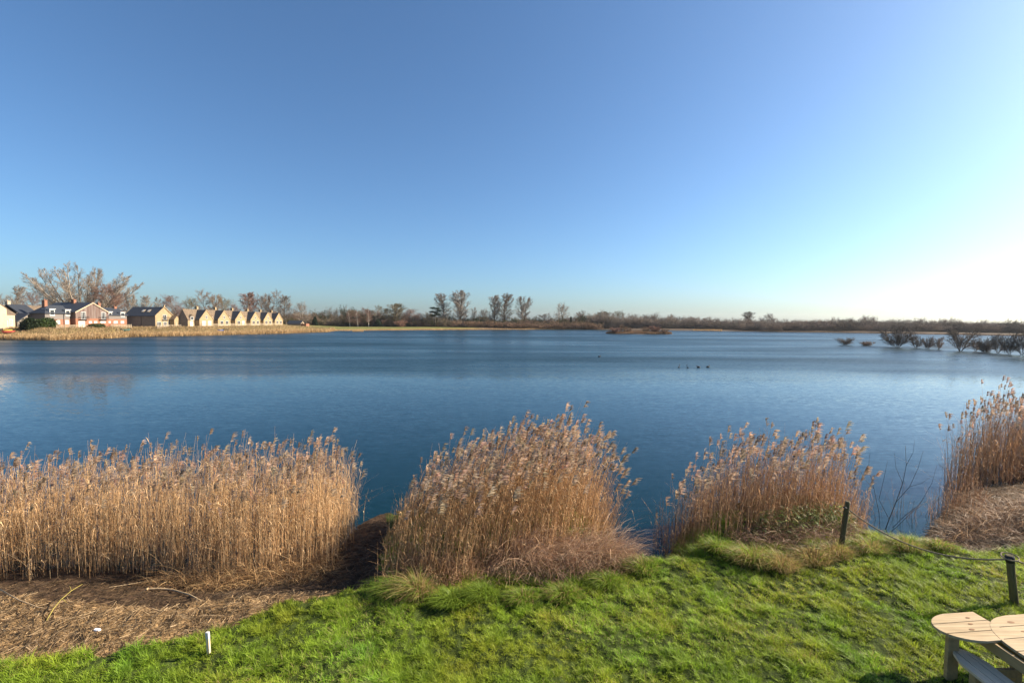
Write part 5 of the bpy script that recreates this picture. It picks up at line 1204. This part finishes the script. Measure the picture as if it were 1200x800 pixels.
def hit(px, py, d0=90, d1=320):
    for dep in np.arange(d0, d1, .4):
        p = D(px, py, dep)
        if p[2] <= hz(p[0], p[1]) + .05 and hz(p[0], p[1]) > WATER: return np.array([p[0], p[1], hz(p[0], p[1])])
    return D(px, py, d0 + 50)
def boat(px, py, dep, L, B, H, m, lab, yaw, name='rowing_boat', upside=False, seats=True):
    p = hit(px, py) if name != 'float' else D(px, py, dep); root = empty(name, p + np.array([0, 0, .12]), lab, 'boat', 'small boats on the bank', rz=yaw)
    st = 11; sec = 9; V = []; Fq = []
    for i in range(st):
        t = i / (st - 1) * 2 - 1; w_ = B / 2 * (1 - abs(t) ** 2.6) ** .7 + .02; sh = H * (1 + .25 * t * t)
        for j in range(sec):
            a = math.pi * j / (sec - 1); zc_ = -math.sin(a) ** .8 * H + (sh - H); V.append((t * L / 2, -w_ * math.cos(a), H + zc_ if not upside else H - zc_ - H * .0))
    for i in range(st - 1):
        for j in range(sec - 1): Fq.append((i * sec + j, (i + 1) * sec + j, (i + 1) * sec + j + 1, i * sec + j + 1))
    me = bpy.data.meshes.new('hull'); me.from_pydata(V, [], Fq); me.update(); ob = link('hull', me, M[m], root)
    sd_ = ob.modifiers.new('shell', 'SOLIDIFY'); sd_.thickness = .06
    if seats:
        for sx_ in (-.2, .2): MB().box(sx_ * L - .12, sx_ * L + .12, -B * .42, B * .42, H * .72, H * .78).build('seat', M['deckwood'], root)
    return root
boat(10.5, 391.0, 133, 2.6, 1.0, .6, 'red', 'red hulled boat lying on the reedy bank under the yellow boat', 1.2)
boat(12.5, 388.6, 135, 3.0, 1.0, .5, 'yellow', 'yellow boat lying above the red boat on the reedy bank', 1.25)
boat(146.5, 388.6, 146, 2.6, 1.1, .7, 'greenpaint', 'dark green boat pulled up beside the garden steps', 1.0)
boat(180.5, 393.2, 152, 1.2, .6, .35, 'white', 'small white boat at the water line, left hand of the two below the cottage', .9)
boat(185, 393.2, 153, 1.4, .6, .35, 'white', 'small white boat at the water line, right hand of the two below the cottage', .9)
boat(259, 388.6, 168, 2.2, 1.0, .6, 'blue', 'blue covered boat on the bank below the terrace', .9)
def steps(px0, py0, px1, py1, dep):
    a, b_ = hit(px0, py0), hit(px1, py1); a = a + np.array([0, 0, .3]); b_ = b_ + np.array([0, 0, .15]); root = empty('garden_steps', b_, 'pale wooden steps with handrails running down to the lake', 'steps')
    mb = MB(); nst = 9
    for i in range(nst):
        p = a + (b_ - a) * i / (nst - 1); mb.box(p[0] - .5, p[0] + .1, p[1] - .9, p[1] + .9, p[2] - .12, p[2])
    mb.build('treads', M['deckwood'], root, b_)
    for s_ in (-1, 1):
        o_ = np.array([0, s_ * .95, .9]); mb = MB().tube([a + o_, b_ + o_], .07, 6)
        for f in (0, .33, .66, 1): q = a + (b_ - a) * f; mb.tube([q + np.array([0, s_ * .95, -.3]), q + o_], .06, 6)
        mb.build('handrail', M['deckwood'], root, b_)
steps(134.5, 382.5, 141.5, 390.5, 152)
def fence(px0, px1, X, h_, lab, m='deckwood', n=9, gapz=.1):
    ya, yb = yx(px0, X), yx(px1, X); gz = min(hz(X, ya), hz(X, yb)); root = empty('garden_fence', (X, ya, gz), lab, 'fence', 'garden fences by the lake'); off = (X, ya, gz)
    for i in range(n): yy_ = ya + (yb - ya) * i / (n - 1); MB().box(X - .07, X + .07, yy_ - .07, yy_ + .07, gz - .5, gz + h_ + .1).build('post', M[m], root, off)
    for zz in (.25, .55, .85): MB().box(X + .075, X + .12, ya, yb, gz + h_ * zz, gz + h_ * zz + .14).build('rail', M[m], root, off)
fence(66, 106, -133, 1.1, 'pale wooden garden fence before the clad house')
fence(130, 154, -130, 1.3, 'wooden fence between the garden steps and the dark roofed cottage')
fence(184, 212, -124.5, 1.5, 'brown boarded fence before the stone cottage gable')
fence(236, 284, -121, 1.1, 'pale fence along the gardens of the nearest terrace gables')
fence(286, 331, -121, 1.1, 'long fence along the gardens of the farthest terrace gables')
jt = hit(265, 388.5); rt_ = empty('boat_trailer', jt, 'dark boat rack standing beside the blue covered boat', 'rack')
for yy_ in (-1.2, 0, 1.2): MB().box(jt[0] - .08, jt[0] + .08, jt[1] + yy_ - .08, jt[1] + yy_ + .08, jt[2] - 1, jt[2] + 1.2).build('upright', M['iron'], rt_, jt)
for zz in (.3, .9): MB().box(jt[0] - .1, jt[0] - .085 + .3, jt[1] - 1.4, jt[1] + 1.4, jt[2] + zz, jt[2] + zz + .12).build('bar', M['iron'], rt_, jt)

# ------------------------------------------------------------------ thin winter haze
hm = bpy.data.materials.new('haze'); hm.use_nodes = True; nt = hm.node_tree; nt.nodes.remove(nt.nodes['Principled BSDF'])
pv_ = nt.nodes.new('ShaderNodeVolumePrincipled'); pv_.inputs['Color'].default_value = (.86, .9, .96, 1); pv_.inputs['Density'].default_value = .00008; pv_.inputs['Anisotropy'].default_value = .3
nt.links.new(pv_.outputs[0], nt.nodes['Material Output'].inputs['Volume'])
hb_ = MB().box(-2600, 2600, -300, 2600, -5, 45).build('haze', hm); tag(hb_, 'thin pale winter haze over the lake', 'haze', kind='stuff')
